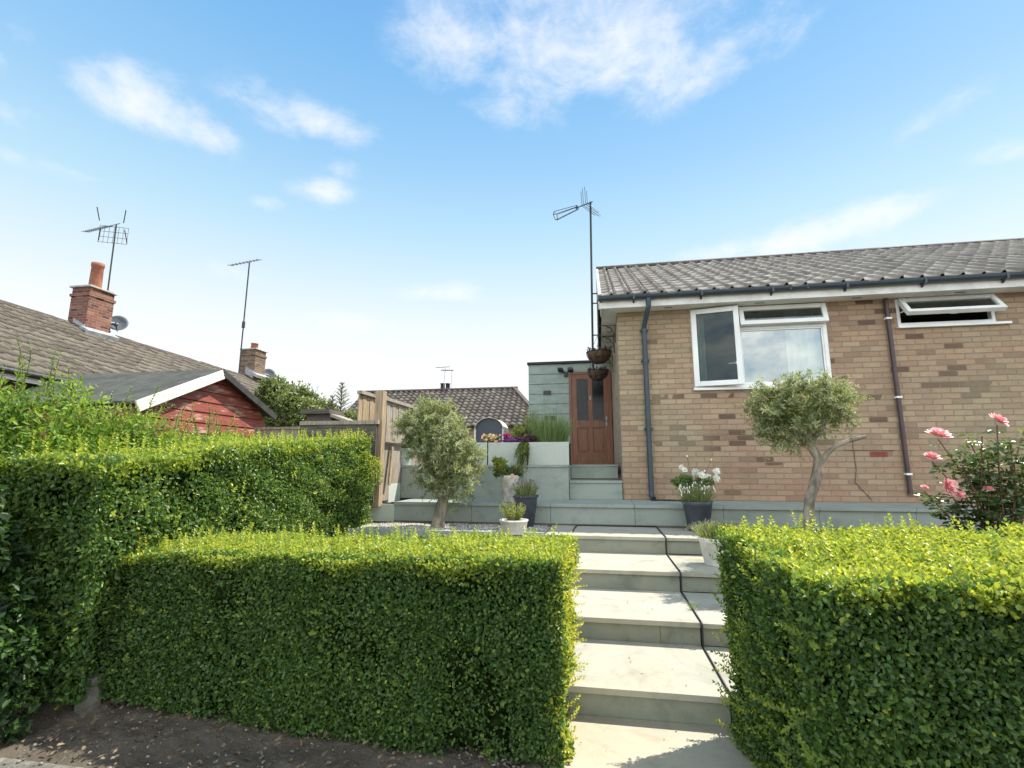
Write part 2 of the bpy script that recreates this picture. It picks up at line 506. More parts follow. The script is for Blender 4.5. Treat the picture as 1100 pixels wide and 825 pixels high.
class MB:
    def __init__(s):
        s.v = []
        s.f = []
        s.smooth = set()
        s.tint = []

    def add(s, vs, fs, smooth=False, tint=None):
        k = len(s.v)
        s.v += [tuple(v) for v in vs]
        for f in fs:
            if smooth:
                s.smooth.add(len(s.f))
            s.f.append(tuple(i + k for i in f))
            s.tint.append(tint if tint is not None else .5)

    def box(s, x0, x1, y0, y1, z0, z1):
        vs = [(x, y, z) for x in (x0, x1) for y in (y0, y1) for z in (z0, z1)]
        s.add(vs, [(0, 1, 3, 2), (4, 6, 7, 5), (0, 4, 5, 1), (2, 3, 7, 6), (0, 2, 6, 4), (1, 5, 7, 3)])
        return s

    def obox(s, c, ax, ay, az):
        """box about centre c with half-extent vectors"""
        c, ax, ay, az = map(Vector, (c, ax, ay, az))
        vs = [c + i * ax + j * ay + k * az for i in (-1, 1) for j in (-1, 1) for k in (-1, 1)]
        s.add(vs, [(0, 1, 3, 2), (4, 6, 7, 5), (0, 4, 5, 1), (2, 3, 7, 6), (0, 2, 6, 4), (1, 5, 7, 3)])
        return s

    def bar(s, a, b, w, h, up=(0, 0, 1)):
        a, b = Vector(a), Vector(b)
        d = b - a
        up = Vector(up)
        sd = d.cross(up).normalized()
        u2 = sd.cross(d).normalized()
        return s.obox((a + b) / 2, d / 2, sd * w / 2, u2 * h / 2)

    def tube(s, pts, r, n=8, cap=True):
        pts = [Vector(p) for p in pts]
        rs = r if isinstance(r, (list, tuple)) else [r] * len(pts)
        ref = Vector((0, 0, 1)) if abs((pts[-1] - pts[0]).normalized().z) < .9 else Vector((1, 0, 0))
        vs, fs = [], []
        for i, p in enumerate(pts):
            d = (pts[min(i + 1, len(pts) - 1)] - pts[max(i - 1, 0)]).normalized()
            a = d.cross(ref).normalized()
            b = d.cross(a)
            for k in range(n):
                q = 2 * PI * k / n
                vs.append(p + (a * math.cos(q) + b * math.sin(q)) * rs[i])
        for i in range(len(pts) - 1):
            for k in range(n):
                fs.append((i * n + k, i * n + (k + 1) % n, (i + 1) * n + (k + 1) % n, (i + 1) * n + k))
        s.add(vs, fs, True)
        if cap:
            s.add(vs[:n], [tuple(range(n))])
            s.add(vs[-n:], [tuple(reversed(range(n)))])
        return s

    def lathe(s, c, prof, n=28, sq=False):
        c = Vector(c)
        vs, fs = [], []
        for (r, z) in prof:
            for k in range(n):
                q = 2 * PI * (k + .5) / n
                if sq:
                    x, y = math.cos(q), math.sin(q)
                    f = 1 / max(abs(x), abs(y))
                    x, y = x * f, y * f
                else:
                    x, y = math.cos(q), math.sin(q)
                vs.append(c + Vector((x * r, y * r, z)))
        for i in range(len(prof) - 1):
            for k in range(n):
                fs.append((i * n + k, i * n + (k + 1) % n, (i + 1) * n + (k + 1) % n, (i + 1) * n + k))
        s.add(vs, fs, not sq)
        return s

    def ball(s, c, rx, ry, rz, n=10, m=6):
        c = Vector(c)
        vs, fs = [], []
        for i in range(m + 1):
            th = PI * i / m
            for k in range(n):
                q = 2 * PI * k / n
                vs.append(c + Vector((rx * math.sin(th) * math.cos(q), ry * math.sin(th) * math.sin(q), rz * math.cos(th))))
        for i in range(m):
            for k in range(n):
                fs.append((i * n + k, (i + 1) * n + k, (i + 1) * n + (k + 1) % n, i * n + (k + 1) % n))
        s.add(vs, fs, True)
        return s

    def quad(s, a, b, c, d):
        s.add([a, b, c, d], [(0, 1, 2, 3)])
        return s

    def prism(s, poly, axis, a, b):
        """extrude a 2-D polygon along an axis: 'x' takes (y,z), 'y' takes (x,z), 'z' takes (x,y)"""
        def P(p, w):
            return {'x': (w, p[0], p[1]), 'y': (p[0], w, p[1]), 'z': (p[0], p[1], w)}[axis]
        n = len(poly)
        s.add([P(p, a) for p in poly] + [P(p, b) for p in poly],
              [tuple(range(n)), tuple(reversed(range(n, 2 * n)))] + [(i, n + i, n + (i + 1) % n, (i + 1) % n) for i in range(n)])
        return s

    def build(s, name, m, parent=None, bevel=0, tint=False):
        me = bpy.data.meshes.new(name)
        me.from_pydata(s.v, [], s.f)
        bm = bmesh.new()
        bm.from_mesh(me)
        for i, f in enumerate(bm.faces):
            f.smooth = i in s.smooth
        bmesh.ops.recalc_face_normals(bm, faces=bm.faces)
        if bevel:
            es = [e for e in bm.edges if len(e.link_faces) == 2 and e.calc_face_angle(0) > .5]
            bmesh.ops.bevel(bm, geom=es, offset=bevel, segments=2, affect='EDGES', profile=.7)
        bm.to_mesh(me)
        bm.free()
        if tint:
            at_ = me.attributes.new('tint', 'FLOAT', 'FACE')
            if len(s.tint) == len(me.polygons):
                at_.data.foreach_set('value', s.tint)
        return link(name, me, m, parent)


def np_mesh(name, V, F, tint, m, parent=None):
    """V (n,3), F (k,3 or 4), tint per face"""
    me = bpy.data.meshes.new(name)
    k = F.shape[1]
    me.vertices.add(len(V))
    me.vertices.foreach_set('co', V.astype(np.float32).ravel())
    me.loops.add(F.size)
    me.loops.foreach_set('vertex_index', F.astype(np.int32).ravel())
    me.polygons.add(len(F))
    me.polygons.foreach_set('loop_start', np.arange(0, F.size, k, dtype=np.int32))
    me.update(calc_edges=True)
    a = me.attributes.new('tint', 'FLOAT', 'FACE')
    a.data.foreach_set('value', tint.astype(np.float32))
    me.validate()
    return link(name, me, m, parent)


def unit(a):
    return a / np.maximum(np.linalg.norm(a, axis=-1, keepdims=True), 1e-9)


class Leaves:
    """collects folded leaf blades, then makes one mesh"""
    def __init__(s):
        s.c, s.d, s.n, s.L, s.W, s.t = [], [], [], [], [], []

    def add(s, c, d, n, L, W, t):
        k = len(c)
        s.c.append(np.asarray(c, float))
        s.d.append(unit(np.asarray(d, float)))
        s.n.append(np.asarray(n, float))
        s.L.append(np.broadcast_to(L, k).astype(float))
        s.W.append(np.broadcast_to(W, k).astype(float))
        s.t.append(np.clip(np.broadcast_to(t, k), 0, 1).astype(float))

    def build(s, name, m, parent=None, fold=.18):
        c, d, n = (np.concatenate(q) for q in (s.c, s.d, s.n))
        L, W, t = (np.concatenate(q) for q in (s.L, s.W, s.t))
        sd = unit(np.cross(d, n))
        n = np.cross(sd, d)
        L, W = L[:, None], W[:, None]
        f = n * W * fold
        V = np.stack([c, c + d * L * .30 + sd * W * .46 + f, c + d * L * .70 + sd * W * .40 + f * .8, c + d * L - n * L * .08,
                      c + d * L * .70 - sd * W * .40 + f * .8, c + d * L * .30 - sd * W * .46 + f], 1).reshape(-1, 3)
        i = np.arange(len(c)) * 6
        F = np.concatenate([np.stack([i, i + 1, i + 2, i + 3], 1), np.stack([i, i + 3, i + 4, i + 5], 1)])
        return np_mesh(name, V, F, np.concatenate([t, t]), m, parent)


def rnd_dir(k):
    return unit(rng.normal(size=(k, 3)))


def lump(P, seed, f=1.0):
    """cheap smooth 3-D noise in -1..1"""
    r = np.random.default_rng(seed)
    out = np.zeros(len(P))
    for o in range(7):
        w = r.normal(size=3) * f * (1.5 ** (o % 4))
        out += np.sin(P @ w + r.uniform(0, 6.28)) / (1 + .35 * o)
    return out / 2.6


def hedge(name, label, box, fmap, m='privet_leaf', dens=9000, leaf=(.022, .013), faces=('front', 'top', 'left', 'right', 'back'),
          young_top=.85, bulge=.05, shoots=260, seed=1, group=None, side_young=None, core_in=.07, lean=None, stems=5, back_dens=.4):
    """a clipped hedge: leaf blades through an outer shell of a box (u,v,w in metres), mapped by fmap to the place"""
    L, D, H = box
    root = thing(name, tuple(fmap(np.array([[L / 2, D / 2, 0.]]))[0]), label, 'hedge', group)
    lv = Leaves()
    fr = dict(front=(L * H, lambda a, b, o: (a * L, o, b * H), (0, -1, 0)), back=(L * H, lambda a, b, o: (a * L, D - o, b * H), (0, 1, 0)),
              top=(L * D, lambda a, b, o: (a * L, b * D, H - o), (0, 0, 1)),
              left=(D * H, lambda a, b, o: (o, a * D, b * H), (-1, 0, 0)), right=(D * H, lambda a, b, o: (L - o, a * D, b * H), (1, 0, 0)))
    for fc in faces:
        A, fn, nrm = fr[fc]
        k = int(A * dens * {'back': back_dens, 'top': 1.35}.get(fc, 1))
        a, b = rng.random(k), rng.random(k)
        o = np.abs(rng.normal(0, .035, k)) + rng.random(k) * .03
        P = np.stack(fn(a, b, o), 1)
        lum = lump(P + 3, seed, 4.5)
        P = P + np.array(nrm) * (lum * bulge * (.55 if fc == 'top' else 1))[:, None]
        big = lump(P, seed + 5, 1.3)
        # rounded shoulders
        nr = np.array(nrm, float)
        N = unit(nr + rng.normal(0, .55, (k, 3)) + np.array([0, 0, .25]))
        T = unit(np.cross(N, rnd_dir(k)) + nr * rng.uniform(.05, .9, k)[:, None] + np.array([0, 0, .3]))
        sz = rng.uniform(.7, 1.3, k)
        if fc == 'top':
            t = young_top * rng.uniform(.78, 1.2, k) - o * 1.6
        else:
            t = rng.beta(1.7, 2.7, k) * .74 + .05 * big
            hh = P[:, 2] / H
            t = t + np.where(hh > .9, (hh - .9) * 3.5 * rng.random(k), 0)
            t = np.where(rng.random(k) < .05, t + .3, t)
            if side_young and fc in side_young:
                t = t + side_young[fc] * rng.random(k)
        # thin patches where one looks into the dark of the hedge
        keep = rng.random(k) > np.clip((lump(P, seed + 9, 3.6) - .62) * 1.7, 0, .88) * (0 if fc == 'top' else 1)
        P, T, N, sz, t = P[keep], T[keep], N[keep], sz[keep], t[keep]
        lv.add(P, T, N, leaf[0] * sz, leaf[1] * sz, t)
    # young shoots that stand out of the clipped surface
    tw = MB()
    for i in range(shoots):
        fc = rng.choice(['top', 'top', 'top'] + [f for f in faces if f in ('right', 'left', 'front')])
        A, fn, nrm = fr[fc]
        a, b = rng.random(2)
        p = np.array(fn(a, b, 0.0))
        d = unit(np.array(nrm, float) * .8 + rng.normal(0, .35, 3) + np.array([0, 0, .55]))
        ln = rng.uniform(.03, .10) if fc != 'front' else rng.uniform(.02, .05)
        ns = int(ln / .011) + 2
        ps = p + d * np.linspace(-.02, ln, ns)[:, None]
        s1 = unit(np.cross(d, rnd_dir(1)[0]))
        s2 = np.cross(d, s1)
        c, dd, nn = [], [], []
        for j in range(ns):
            q = s1 if j % 2 == 0 else s2
            for sg in (-1, 1):
                c.append(ps[j])
                dd.append(q * sg * (1.0 if j < ns - 1 else .35) + d * .8)
                nn.append(d)
        yt = (.8 if fc == 'top' else (.55 + (side_young or {}).get(fc, 0))) + rng.uniform(-.12, .2)
        lv.add(c, dd, nn, leaf[0] * rng.uniform(.7, 1.05, len(c)), leaf[1] * rng.uniform(.7, 1.05, len(c)), yt + rng.uniform(-.1, .1, len(c)))
    for q in ('c',):
        P = np.concatenate(lv.c)
        dv = np.concatenate(lv.d)
        P2 = fmap(P)
        dv2 = fmap(P + dv * .01) - P2
        nv = np.concatenate(lv.n)
        nv2 = fmap(P + unit(nv) * .01) - P2
        lv.c, lv.d, lv.n = [P2], [unit(dv2)], [unit(nv2)]
    lv.build('leaves', m, root)
    # solid dark shell inside: the hedge's inner shade put into its colour
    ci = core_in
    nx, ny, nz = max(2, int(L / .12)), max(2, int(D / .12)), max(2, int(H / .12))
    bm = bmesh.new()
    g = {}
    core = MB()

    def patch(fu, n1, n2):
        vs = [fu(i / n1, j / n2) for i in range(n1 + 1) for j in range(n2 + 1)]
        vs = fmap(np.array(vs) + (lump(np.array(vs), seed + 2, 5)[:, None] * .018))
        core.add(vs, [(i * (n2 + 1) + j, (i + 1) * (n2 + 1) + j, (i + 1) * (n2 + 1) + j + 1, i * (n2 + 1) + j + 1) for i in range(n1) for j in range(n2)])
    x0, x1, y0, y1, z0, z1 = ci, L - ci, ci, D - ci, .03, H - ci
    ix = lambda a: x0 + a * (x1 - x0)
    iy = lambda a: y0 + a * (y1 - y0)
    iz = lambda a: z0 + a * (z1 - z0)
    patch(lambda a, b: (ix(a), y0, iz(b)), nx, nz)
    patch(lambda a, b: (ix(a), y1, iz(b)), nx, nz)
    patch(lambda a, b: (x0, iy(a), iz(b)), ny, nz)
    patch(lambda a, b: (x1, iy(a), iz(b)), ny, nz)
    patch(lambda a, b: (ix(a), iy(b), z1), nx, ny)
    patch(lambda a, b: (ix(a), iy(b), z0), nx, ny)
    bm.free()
    core.build('dark_core', 'hedge_core', root)
    st = MB()
    for i in range(stems):
        u = (i + .5 + rng.uniform(-.3, .3)) / stems * L
        p = fmap(np.array([[u, D * rng.uniform(.25, .6), -.06], [u + rng.uniform(-.05, .05), D * .5, .12], [u + rng.uniform(-.1, .1), D * .5, .3]]))
        st.tube([tuple(q) for q in p], [.016, .012, .008], 6)
    st.build('stems', 'bark_brown', root)
    return root


def bush(lv, c, rad, n, leaf, tint=(.2, .8), seed=0, up=.3, clumps=26, fill=.75):
    """leaf clumps scattered through an ellipsoid"""
    r = np.random.default_rng(seed + 100)
    c, rad = np.array(c, float), np.array(rad, float)
    k = n // clumps
    for i in range(clumps):
        d = unit(r.normal(size=3))
        cc = c + rad * d * r.uniform(.35, fill)
        cr = rad * r.uniform(.22, .42)
        dd = unit(r.normal(size=(k, 3)))
        P = cc + dd * cr * (r.random((k, 1)) ** .4)
        N = unit(dd + r.normal(0, .6, (k, 3)) + np.array([0, 0, .4]))
        T = unit(np.cross(N, unit(r.normal(size=(k, 3)))) + np.array([0, 0, up]) + dd * .4)
        base = r.uniform(*tint)
        sz = r.uniform(.7, 1.3, k)
        lv.add(P, T, N, leaf[0] * sz, leaf[1] * sz, base + r.normal(0, .13, k) + .15 * dd[:, 2])


def shoots(lv, mb, pts, leaf, tint, seed=0, spread=.25, gap=.02, r=.003):
    """upright leafy shoots: pts = list of (base, tip)"""
    r_ = np.random.default_rng(seed)
    for a, b in pts:
        a, b = np.array(a, float), np.array(b, float)
        d = unit(b - a)
        ln = np.linalg.norm(b - a)
        ns = max(3, int(ln / gap))
        bend = unit(np.cross(d, r_.normal(size=3))) * ln * .08
        tt = np.linspace(0, 1, ns)
        ps = a + (b - a) * tt[:, None] + bend * (np.sin(tt * 2.5))[:, None]
        if mb is not None:
            mb.tube([tuple(p) for p in ps[::max(1, ns // 5)]], r, 5, cap=False)
        s1 = unit(np.cross(d, r_.normal(size=3)))
        s2 = np.cross(d, s1)
        c, dd = [], []
        for j in range(ns):
            ang = j * 2.4
            for sg in (-1, 1):
                q = (s1 * math.cos(ang) + s2 * math.sin(ang)) * sg
                c.append(ps[j])
                dd.append(q * .9 + d * .7)
        k = len(c)
        sz = r_.uniform(.65, 1.1, k) * np.repeat(1 - .45 * tt ** 3, 2)
        lv.add(c, dd, np.tile(d, (k, 1)) + r_.normal(0, .2, (k, 3)), leaf[0] * sz, leaf[1] * sz, r_.uniform(*tint) + r_.normal(0, .1, k))


def blades(lv_name, m, parent, c, r0, r1, h, n, w, tint=(.2, .9), seed=0, droop=.2, heads=None):
    """upright narrow stems or grass blades as curved strips"""
    r_ = np.random.default_rng(seed)
    V, F, T = [], [], []
    tips = []
    c = np.array(c, float)
    for i in range(n):
        a = r_.uniform(0, 2 * PI)
        q = math.sqrt(r_.random())
        b0 = c + np.array([math.cos(a) * r0[0] * q, math.sin(a) * r0[1] * q, 0])
        hh = h * r_.uniform(.55, 1.05) * (1 - .25 * q)
        out = np.array([math.cos(a) * r1 * q, math.sin(a) * r1 * q, 0]) + np.append(r_.normal(0, droop * .25 * h, 2), 0)
        p1 = b0 + np.array([0, 0, hh * .55]) + out * .35
        p2 = b0 + np.array([0, 0, hh]) + out
        s = unit(np.array([r_.normal(), r_.normal(), 0]))
        ww = w * r_.uniform(.6, 1.2)
        k = len(V)
        V += [b0 - s * ww * .5, b0 + s * ww * .5, p1 - s * ww * .5, p1 + s * ww * .5, p2 - s * ww * .12, p2 + s * ww * .12]
        F += [(k, k + 1, k + 3, k + 2), (k + 2, k + 3, k + 5, k + 4)]
        t = np.clip(r_.uniform(*tint), 0, 1)
        T += [t, t]
        tips.append(p2)
    np_mesh(lv_name, np.array(V), np.array(F), np.array(T), m, parent)
    return tips


def petals(mb, c, r, n=14, up=(0, 0, 1), seed=0, layers=3):
    """a double flower: rings of cupped petals"""
    r_ = random.Random(seed)
    up = Vector(up).normalized()
    a = up.orthogonal().normalized()
    b = up.cross(a)
    c = Vector(c)
    mb.ball(c + up * r * .3, r * .32, r * .32, r * .32, 8, 5)
    for L in range(layers):
        f = L / max(1, layers - 1)
        phi = R(12 + 66 * f)
        ln = r * (1 - .38 * f)
        nn = max(4, int(n * (1 - .6 * f)))
        for i in range(nn):
            q = 2 * PI * (i + .5 * L + r_.uniform(-.2, .2)) / nn
            o = a * math.cos(q) + b * math.sin(q)
            s = up.cross(o)
            rr = ln * r_.uniform(.85, 1.1)
            w = r * 1.25 / math.sqrt(nn) * (1 - .25 * f)
            ph2 = phi + R(r_.uniform(-8, 26))
            p0 = c + o * r * .03
            p1 = p0 + (o * math.cos(phi) + up * math.sin(phi)) * rr * .6
            p2 = p1 + (o * math.cos(ph2) + up * math.sin(ph2)) * rr * .4
            mb.add([p0 - s * w * .15, p0 + s * w * .15, p1 + s * w * .6, p2 + s * w * .36, p2 - s * w * .36, p1 - s * w * .6],
                   [(0, 1, 2, 5), (5, 2, 3, 4)], True)


def tiles(P0, E, Sv, width, slope, gauge, tw, prof, thick, seed=0, ns=8, clip=None):
    """courses of interlocking tiles, real relief: P0 eave corner, E along the eave, Sv up the slope"""
    r_ = np.random.default_rng(seed)
    P0, E, Sv = (np.array(q, float) for q in (P0, E, Sv))
    N = np.cross(E, Sv)
    if N[2] < 0:
        N = -N
    nt = int(math.ceil(width / tw))
    nc = int(math.ceil(slope / gauge))
    us = np.linspace(0, 1, ns + 1)
    pv = np.array([prof(u) for u in us])
    V, F, T = [], [], []
    for k in range(nc):
        s0, s1 = k * gauge, min((k + 1) * gauge + .02, slope)
        for j in range(nt):
            lift = r_.normal(0, .0035)
            ds = r_.normal(0, .007)
            tint = np.clip(r_.beta(2, 2), 0, 1)
            x = np.minimum(j * tw + us * tw, width)
            base = len(V)
            for i in range(ns + 1):
                a = P0 + E * x[i]
                V.append(a + Sv * (s0 + ds) + N * (pv[i] + lift - .012))
                V.append(a + Sv * (s0 + ds) + N * (pv[i] + thick + lift))
                V.append(a + Sv * s1 + N * (pv[i] + lift * .3))
            for i in range(ns):
                q = base + i * 3
                F += [(q, q + 3, q + 4, q + 1), (q + 1, q + 4, q + 5, q + 2)]
                T += [tint * .6, tint]
    return np.array(V), np.array(F), np.array(T)


# ------------------------------------------------------------------ ground
def ground():
    ys = [-400, -30, 1.0, 2.9, 3.2, 4.0, 5.4, 6.3, 6.5, 7.4, 7.9, 9.5, 30, 120, 900]
    zs = [-.03, -.03, -.03, -.03, -.02, .12, .42, .52, .80, .80, 1.25, 1.30, 1.30, 1.3, 1.3]
    xs = [-700, -60, -20, -8, -5, -3.2, -1.5, 0, 1.5, 3, 6, 12, 40, 700]
    v, f = [], []
    for x in xs:
        for y, z in zip(ys, zs):
            v.append((x, y, z - (.0 if x > -3.3 else .0)))
    n = len(ys)
    for i in range(len(xs) - 1):
        for j in range(n - 1):
            f.append((i * n + j, (i + 1) * n + j, (i + 1) * n + j + 1, i * n + j + 1))
    mb = MB()
    mb.add(v, f)
    m, t, b = new_mat('earth')
    co = obj_co(t)
    n1 = t.noise(co, 2.2, 6, .6)
    col = t.mix(t.rng(n1, .35, .65), (.115, .097, .075), (.085, .071, .053))
    col = t.mix(t.m('MULTIPLY', t.rng(t.noise(co, 11, 5, .7), .5, .7), .6), col, (.12, .10, .075))
    col = t.mix(t.rng(t.noise(co, 60, 3, .6), .66, .74, 0, .6), col, (.22, .19, .15))
    x, y, z = t.sep(co)
    grassy = t.rng(y, 9, 12, 0, 1)
    col = t.mix(grassy, col, t.mix(t.noise(co, 3, 5), (.05, .09, .025), (.09, .13, .04)))
    t.put(b.inputs['Base Color'], col)
    b.inputs['Roughness'].default_value = .95
    b.inputs['Specular IOR Level'].default_value = .2
    bp = t.new('ShaderNodeBump')
    bp.inputs['Strength'].default_value = .9
    bp.inputs['Distance'].default_value = .03
    t.put(bp.inputs['Height'], t.noise(co, 24, 7, .65))
    t.put(b.inputs['Normal'], bp.outputs[0])
    tag(mb.build('ground', 'earth'), kind='structure')


ground()


def front_soil():
    """the crumbly soil strip under the front hedges, modelled with real lumps"""
    n, k = 190, 70
    x = np.linspace(-4.6, -.30, n)
    y = np.linspace(1.3, 3.4, k)
    X, Y = np.meshgrid(x, y, indexing='ij')
    P = np.stack([X.ravel(), Y.ravel(), np.zeros(n * k)], 1)
    z = -.004 + .022 * lump(P, 3, 3) + .014 * lump(P, 4, 9) + .008 * lump(P, 5, 26) + rng.normal(0, .0025, n * k)
    z += .10 * np.clip((-1.9 - P[:, 0]) / 1.2, 0, 1) * np.clip((P[:, 1] - 2.2) / .5, 0, 1)
    P[:, 2] = z
    i, j = np.meshgrid(np.arange(n - 1), np.arange(k - 1), indexing='ij')
    a = (i * k + j).ravel()
    F = np.stack([a, a + k, a + k + 1, a + 1], 1)
    o = np_mesh('soil', P, F, np.zeros(len(F)), 'earth')
    tag(o, kind='structure')


front_soil()
# garden path and the pavement slab in the near left corner
mb = MB()
mb.prism([(-.27, 2.45), (-.34, 3.35), (.76, 3.35), (.74, 2.95), (.70, 2.6), (.62, 1.75), (-.22, 1.75)], 'z', -.06, .0)
mb.prism([(-.22, 1.742), (.62, 1.742), (.60, -1.5), (-.3, -1.5)], 'z', -.06, -.004)
tag(mb.build('path', 'sandstone_path', bevel=.006), kind='structure')
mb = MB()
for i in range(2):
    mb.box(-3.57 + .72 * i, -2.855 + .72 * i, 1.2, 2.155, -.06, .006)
tag(mb.build('pavement', 'dark_stone', bevel=.008), kind='structure')  # slabs coloured darker in place of the hedge shade lying on them

# stones, crumbs and dry leaves lying on the soil: uncountable
mb = MB()
for i in range(900):
    x, y = random.uniform(-3.4, -.3), random.uniform(1.9, 2.75)
    if random.random() < .25:
        x = random.uniform(-.7, -.28)
        y = random.uniform(2.1, 2.6)
    s = random.choice([.003, .004, .005, .006, .009])
    z = .012 + .06 * min(1, max(0, (-1.9 - x) / 1.2)) * min(1, max(0, (y - 2.2) / .5))
    mb.ball((x, y, z), s * random.uniform(.8, 1.5), s * random.uniform(.8, 1.4), s * .7, 6, 4)
tag(mb.build('pebbles', 'gravel_brown'), 'small pale stones and crumbs scattered over the bare soil before the hedge', 'pebbles', kind='stuff')
lv = Leaves()
k = 420
P = np.stack([rng.uniform(-3.1, -.25, k), rng.uniform(2.2, 2.75, k), np.full(k, .03)], 1)
near = rng.random(k) < .3
P[near, 0] = rng.uniform(-2.8, -2.2, near.sum())
P[:, 2] += .09 * np.clip((-1.9 - P[:, 0]) / 1.2, 0, 1) * np.clip((P[:, 1] - 2.2) / .5, 0, 1)
lv.add(P, rnd_dir(k) * [1, 1, .25], rnd_dir(k) * .6 + [0, 0, 1], rng.uniform(.02, .045, k), rng.uniform(.01, .02, k), rng.random(k))
tag(lv.build('leaf_litter', 'dead_leaf'), 'dry brown leaves fallen on the soil under the hedge', 'dry leaves', kind='stuff')

# ------------------------------------------------------------------ steps
STEPS = [(3.05, .155), (3.81, .309), (4.65, .472), (5.53, .640)]
XL, XR, XC = -.62, 1.22, .665
st = thing('garden_steps', (.2, 3.05, 0), 'four broad sandstone steps climbing between the two clipped hedges', 'steps')
ends = [y for y, z in STEPS[1:]] + [6.40]
for i, (y, z) in enumerate(STEPS):
    xl = XL if i < 3 else -.60
    mb = MB()
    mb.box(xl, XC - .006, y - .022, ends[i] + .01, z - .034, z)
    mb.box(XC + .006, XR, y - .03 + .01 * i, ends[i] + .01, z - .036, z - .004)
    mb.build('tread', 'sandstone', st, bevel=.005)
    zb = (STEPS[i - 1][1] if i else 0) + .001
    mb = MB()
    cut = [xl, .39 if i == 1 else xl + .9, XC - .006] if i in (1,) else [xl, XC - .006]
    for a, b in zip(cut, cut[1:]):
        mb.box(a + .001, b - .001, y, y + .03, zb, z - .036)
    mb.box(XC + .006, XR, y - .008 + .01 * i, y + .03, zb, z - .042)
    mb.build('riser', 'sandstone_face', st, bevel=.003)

# black cable laid up the steps and along the foot of the terrace wall
path = [Vector((XC + .02, 3.00, .012))]
for i, (y, z) in enumerate(STEPS):
    path += [Vector((XC, y - .04, z - .02)), Vector((XC, y - .028, z + .006)), Vector((XC, ends[i] - .045, z + .006)), Vector((XC, ends[i] - .036, z + .02))]
tail = [Vector((XC, 6.366, .650)), Vector((.3, 6.368, .648)), Vector((-.2, 6.366, .648)), Vector((-.29, 6.36, .648)), Vector((-.31, 6.0, .648)), Vector((-.31, 5.7, .648))]
path = path[:-1] + tail
mb = MB()
mb.tube(path, .0072, 8)
tag(mb.build('cable', 'black_rubber'), 'thin black cable running up over the sandstone steps', 'cable')

c = at(744, 655, Z=.312)
t = thing('weed', c, 'small grass weed sprouting beside the cable on the second tread', 'weed')
blades('blades', 'grass_blade', t, tuple(c), (.015, .015), .07, .09, 16, .005, (.4, 1), 44, .5)
lv = Leaves()
k = 60
P = np.stack([rng.uniform(-.3, .8, k), rng.uniform(2.5, 4.6, k), np.zeros(k)], 1)
for y_, z_ in STEPS:
    P[:, 2] = np.where(P[:, 1] > y_, z_, P[:, 2])
P[:, 2] += .006
lv.add(P, rnd_dir(k) * [1, 1, .1], rnd_dir(k) * .3 + [0, 0, 1], rng.uniform(.008, .022, k), rng.uniform(.004, .010, k), rng.random(k))
tag(lv.build('fallen_leaves', 'dead_leaf'), 'tiny dry leaf bits scattered over the sandstone treads', 'dry leaves', kind='stuff')

# ------------------------------------------------------------------ terrace and raised beds
mb = MB()
xs = [-2.72, -1.65, -.62, .42, 1.45, 2.5, 3.5, 4.6, 5.7, 7.0, 9.5]
for a, b in zip(xs, xs[1:]):
    mb.box(a + .003, b - .003, 6.42, 7.33, .86, .90)
mb.box(-2.72, 9.5, 6.45, 7.33, .5, .86)
tag(mb.build('terrace', 'porcelain', bevel=.003), kind='structure')

tw = thing('terrace_wall', (0, 6.4, .62), 'low pale stone wall carrying the terrace edge behind the top step', 'wall')
mb = MB()
for a, b in zip(xs, xs[1:]):
    mb.box(a + .002, b - .002, 6.40, 6.43, .45, .862)
mb.build('wall_panels', 'porcelain', tw, bevel=.003)
mb = MB()
for a, b in zip(xs, xs[1:]):
    mb.box(a + .002, b - .002, 6.375, 6.417, .864, .904)
mb.build('coping', 'porcelain', tw, bevel=.005)

# planting bed with the left olive tree: gravel held by pale boards
be = thing('bed_edging', (-1.8, 5.5, .4), 'pale stone edging around the gravel bed of the left olive tree', 'edging')
mb = MB()
mb.box(-3.06, -.605, 5.46, 5.51, .35, .665)
mb.build('front_edge', 'porcelain', be, bevel=.005)
mb = MB()
mb.prism([(5.50, .30), (6.39, .30), (6.39, .87), (5.50, .665), (4.3, .40), (4.3, .2)], 'x', -3.09, -3.062)
mb.build('side_board', 'panel_stone', be, bevel=.004)
mb = MB()
mb.box(-3.06, -2.71, 6.39, 6.42, .5, .87)
mb.build('end_board', 'panel_stone', be, bevel=.004)
k = 5200
P = np.stack([rng.uniform(-3.03, -.66, k), rng.uniform(5.53, 6.38, k), np.zeros(k)], 1)
P[:, 2] = .632 + .012 * lump(P, 8, 4)
V, F, T = [], [], []
tet = np.array([[1, 0, 0], [-.6, .9, 0], [-.6, -.9, 0], [0, 0, .9], [.1, .1, -.6]])
tf = np.array([[0, 1, 3], [1, 2, 3], [2, 0, 3], [1, 0, 4], [2, 1, 4], [0, 2, 4]])
for i in range(k):
    a = rng.uniform(0, 6.28)
    rot = np.array([[math.cos(a), -math.sin(a), 0], [math.sin(a), math.cos(a), 0], [0, 0, 1]])
    V.append(tet @ rot.T * rng.uniform(.008, .018) * [1, 1, .8] + P[i])
    F.append(tf + 5 * i)
V.append(np.array([[-3.06, 5.5, .622], [-.62, 5.5, .622], [-.62, 6.4, .622], [-3.06, 6.4, .622]]))
F.append(np.array([[0, 1, 2], [0, 2, 3]]) + 5 * k)
F = np.concatenate(F)
tag(np_mesh('gravel', np.concatenate(V), F, np.zeros(len(F)), 'gravel_grey'), 'pale grey gravel covering the bed around the left olive trunk', 'gravel', kind='stuff')

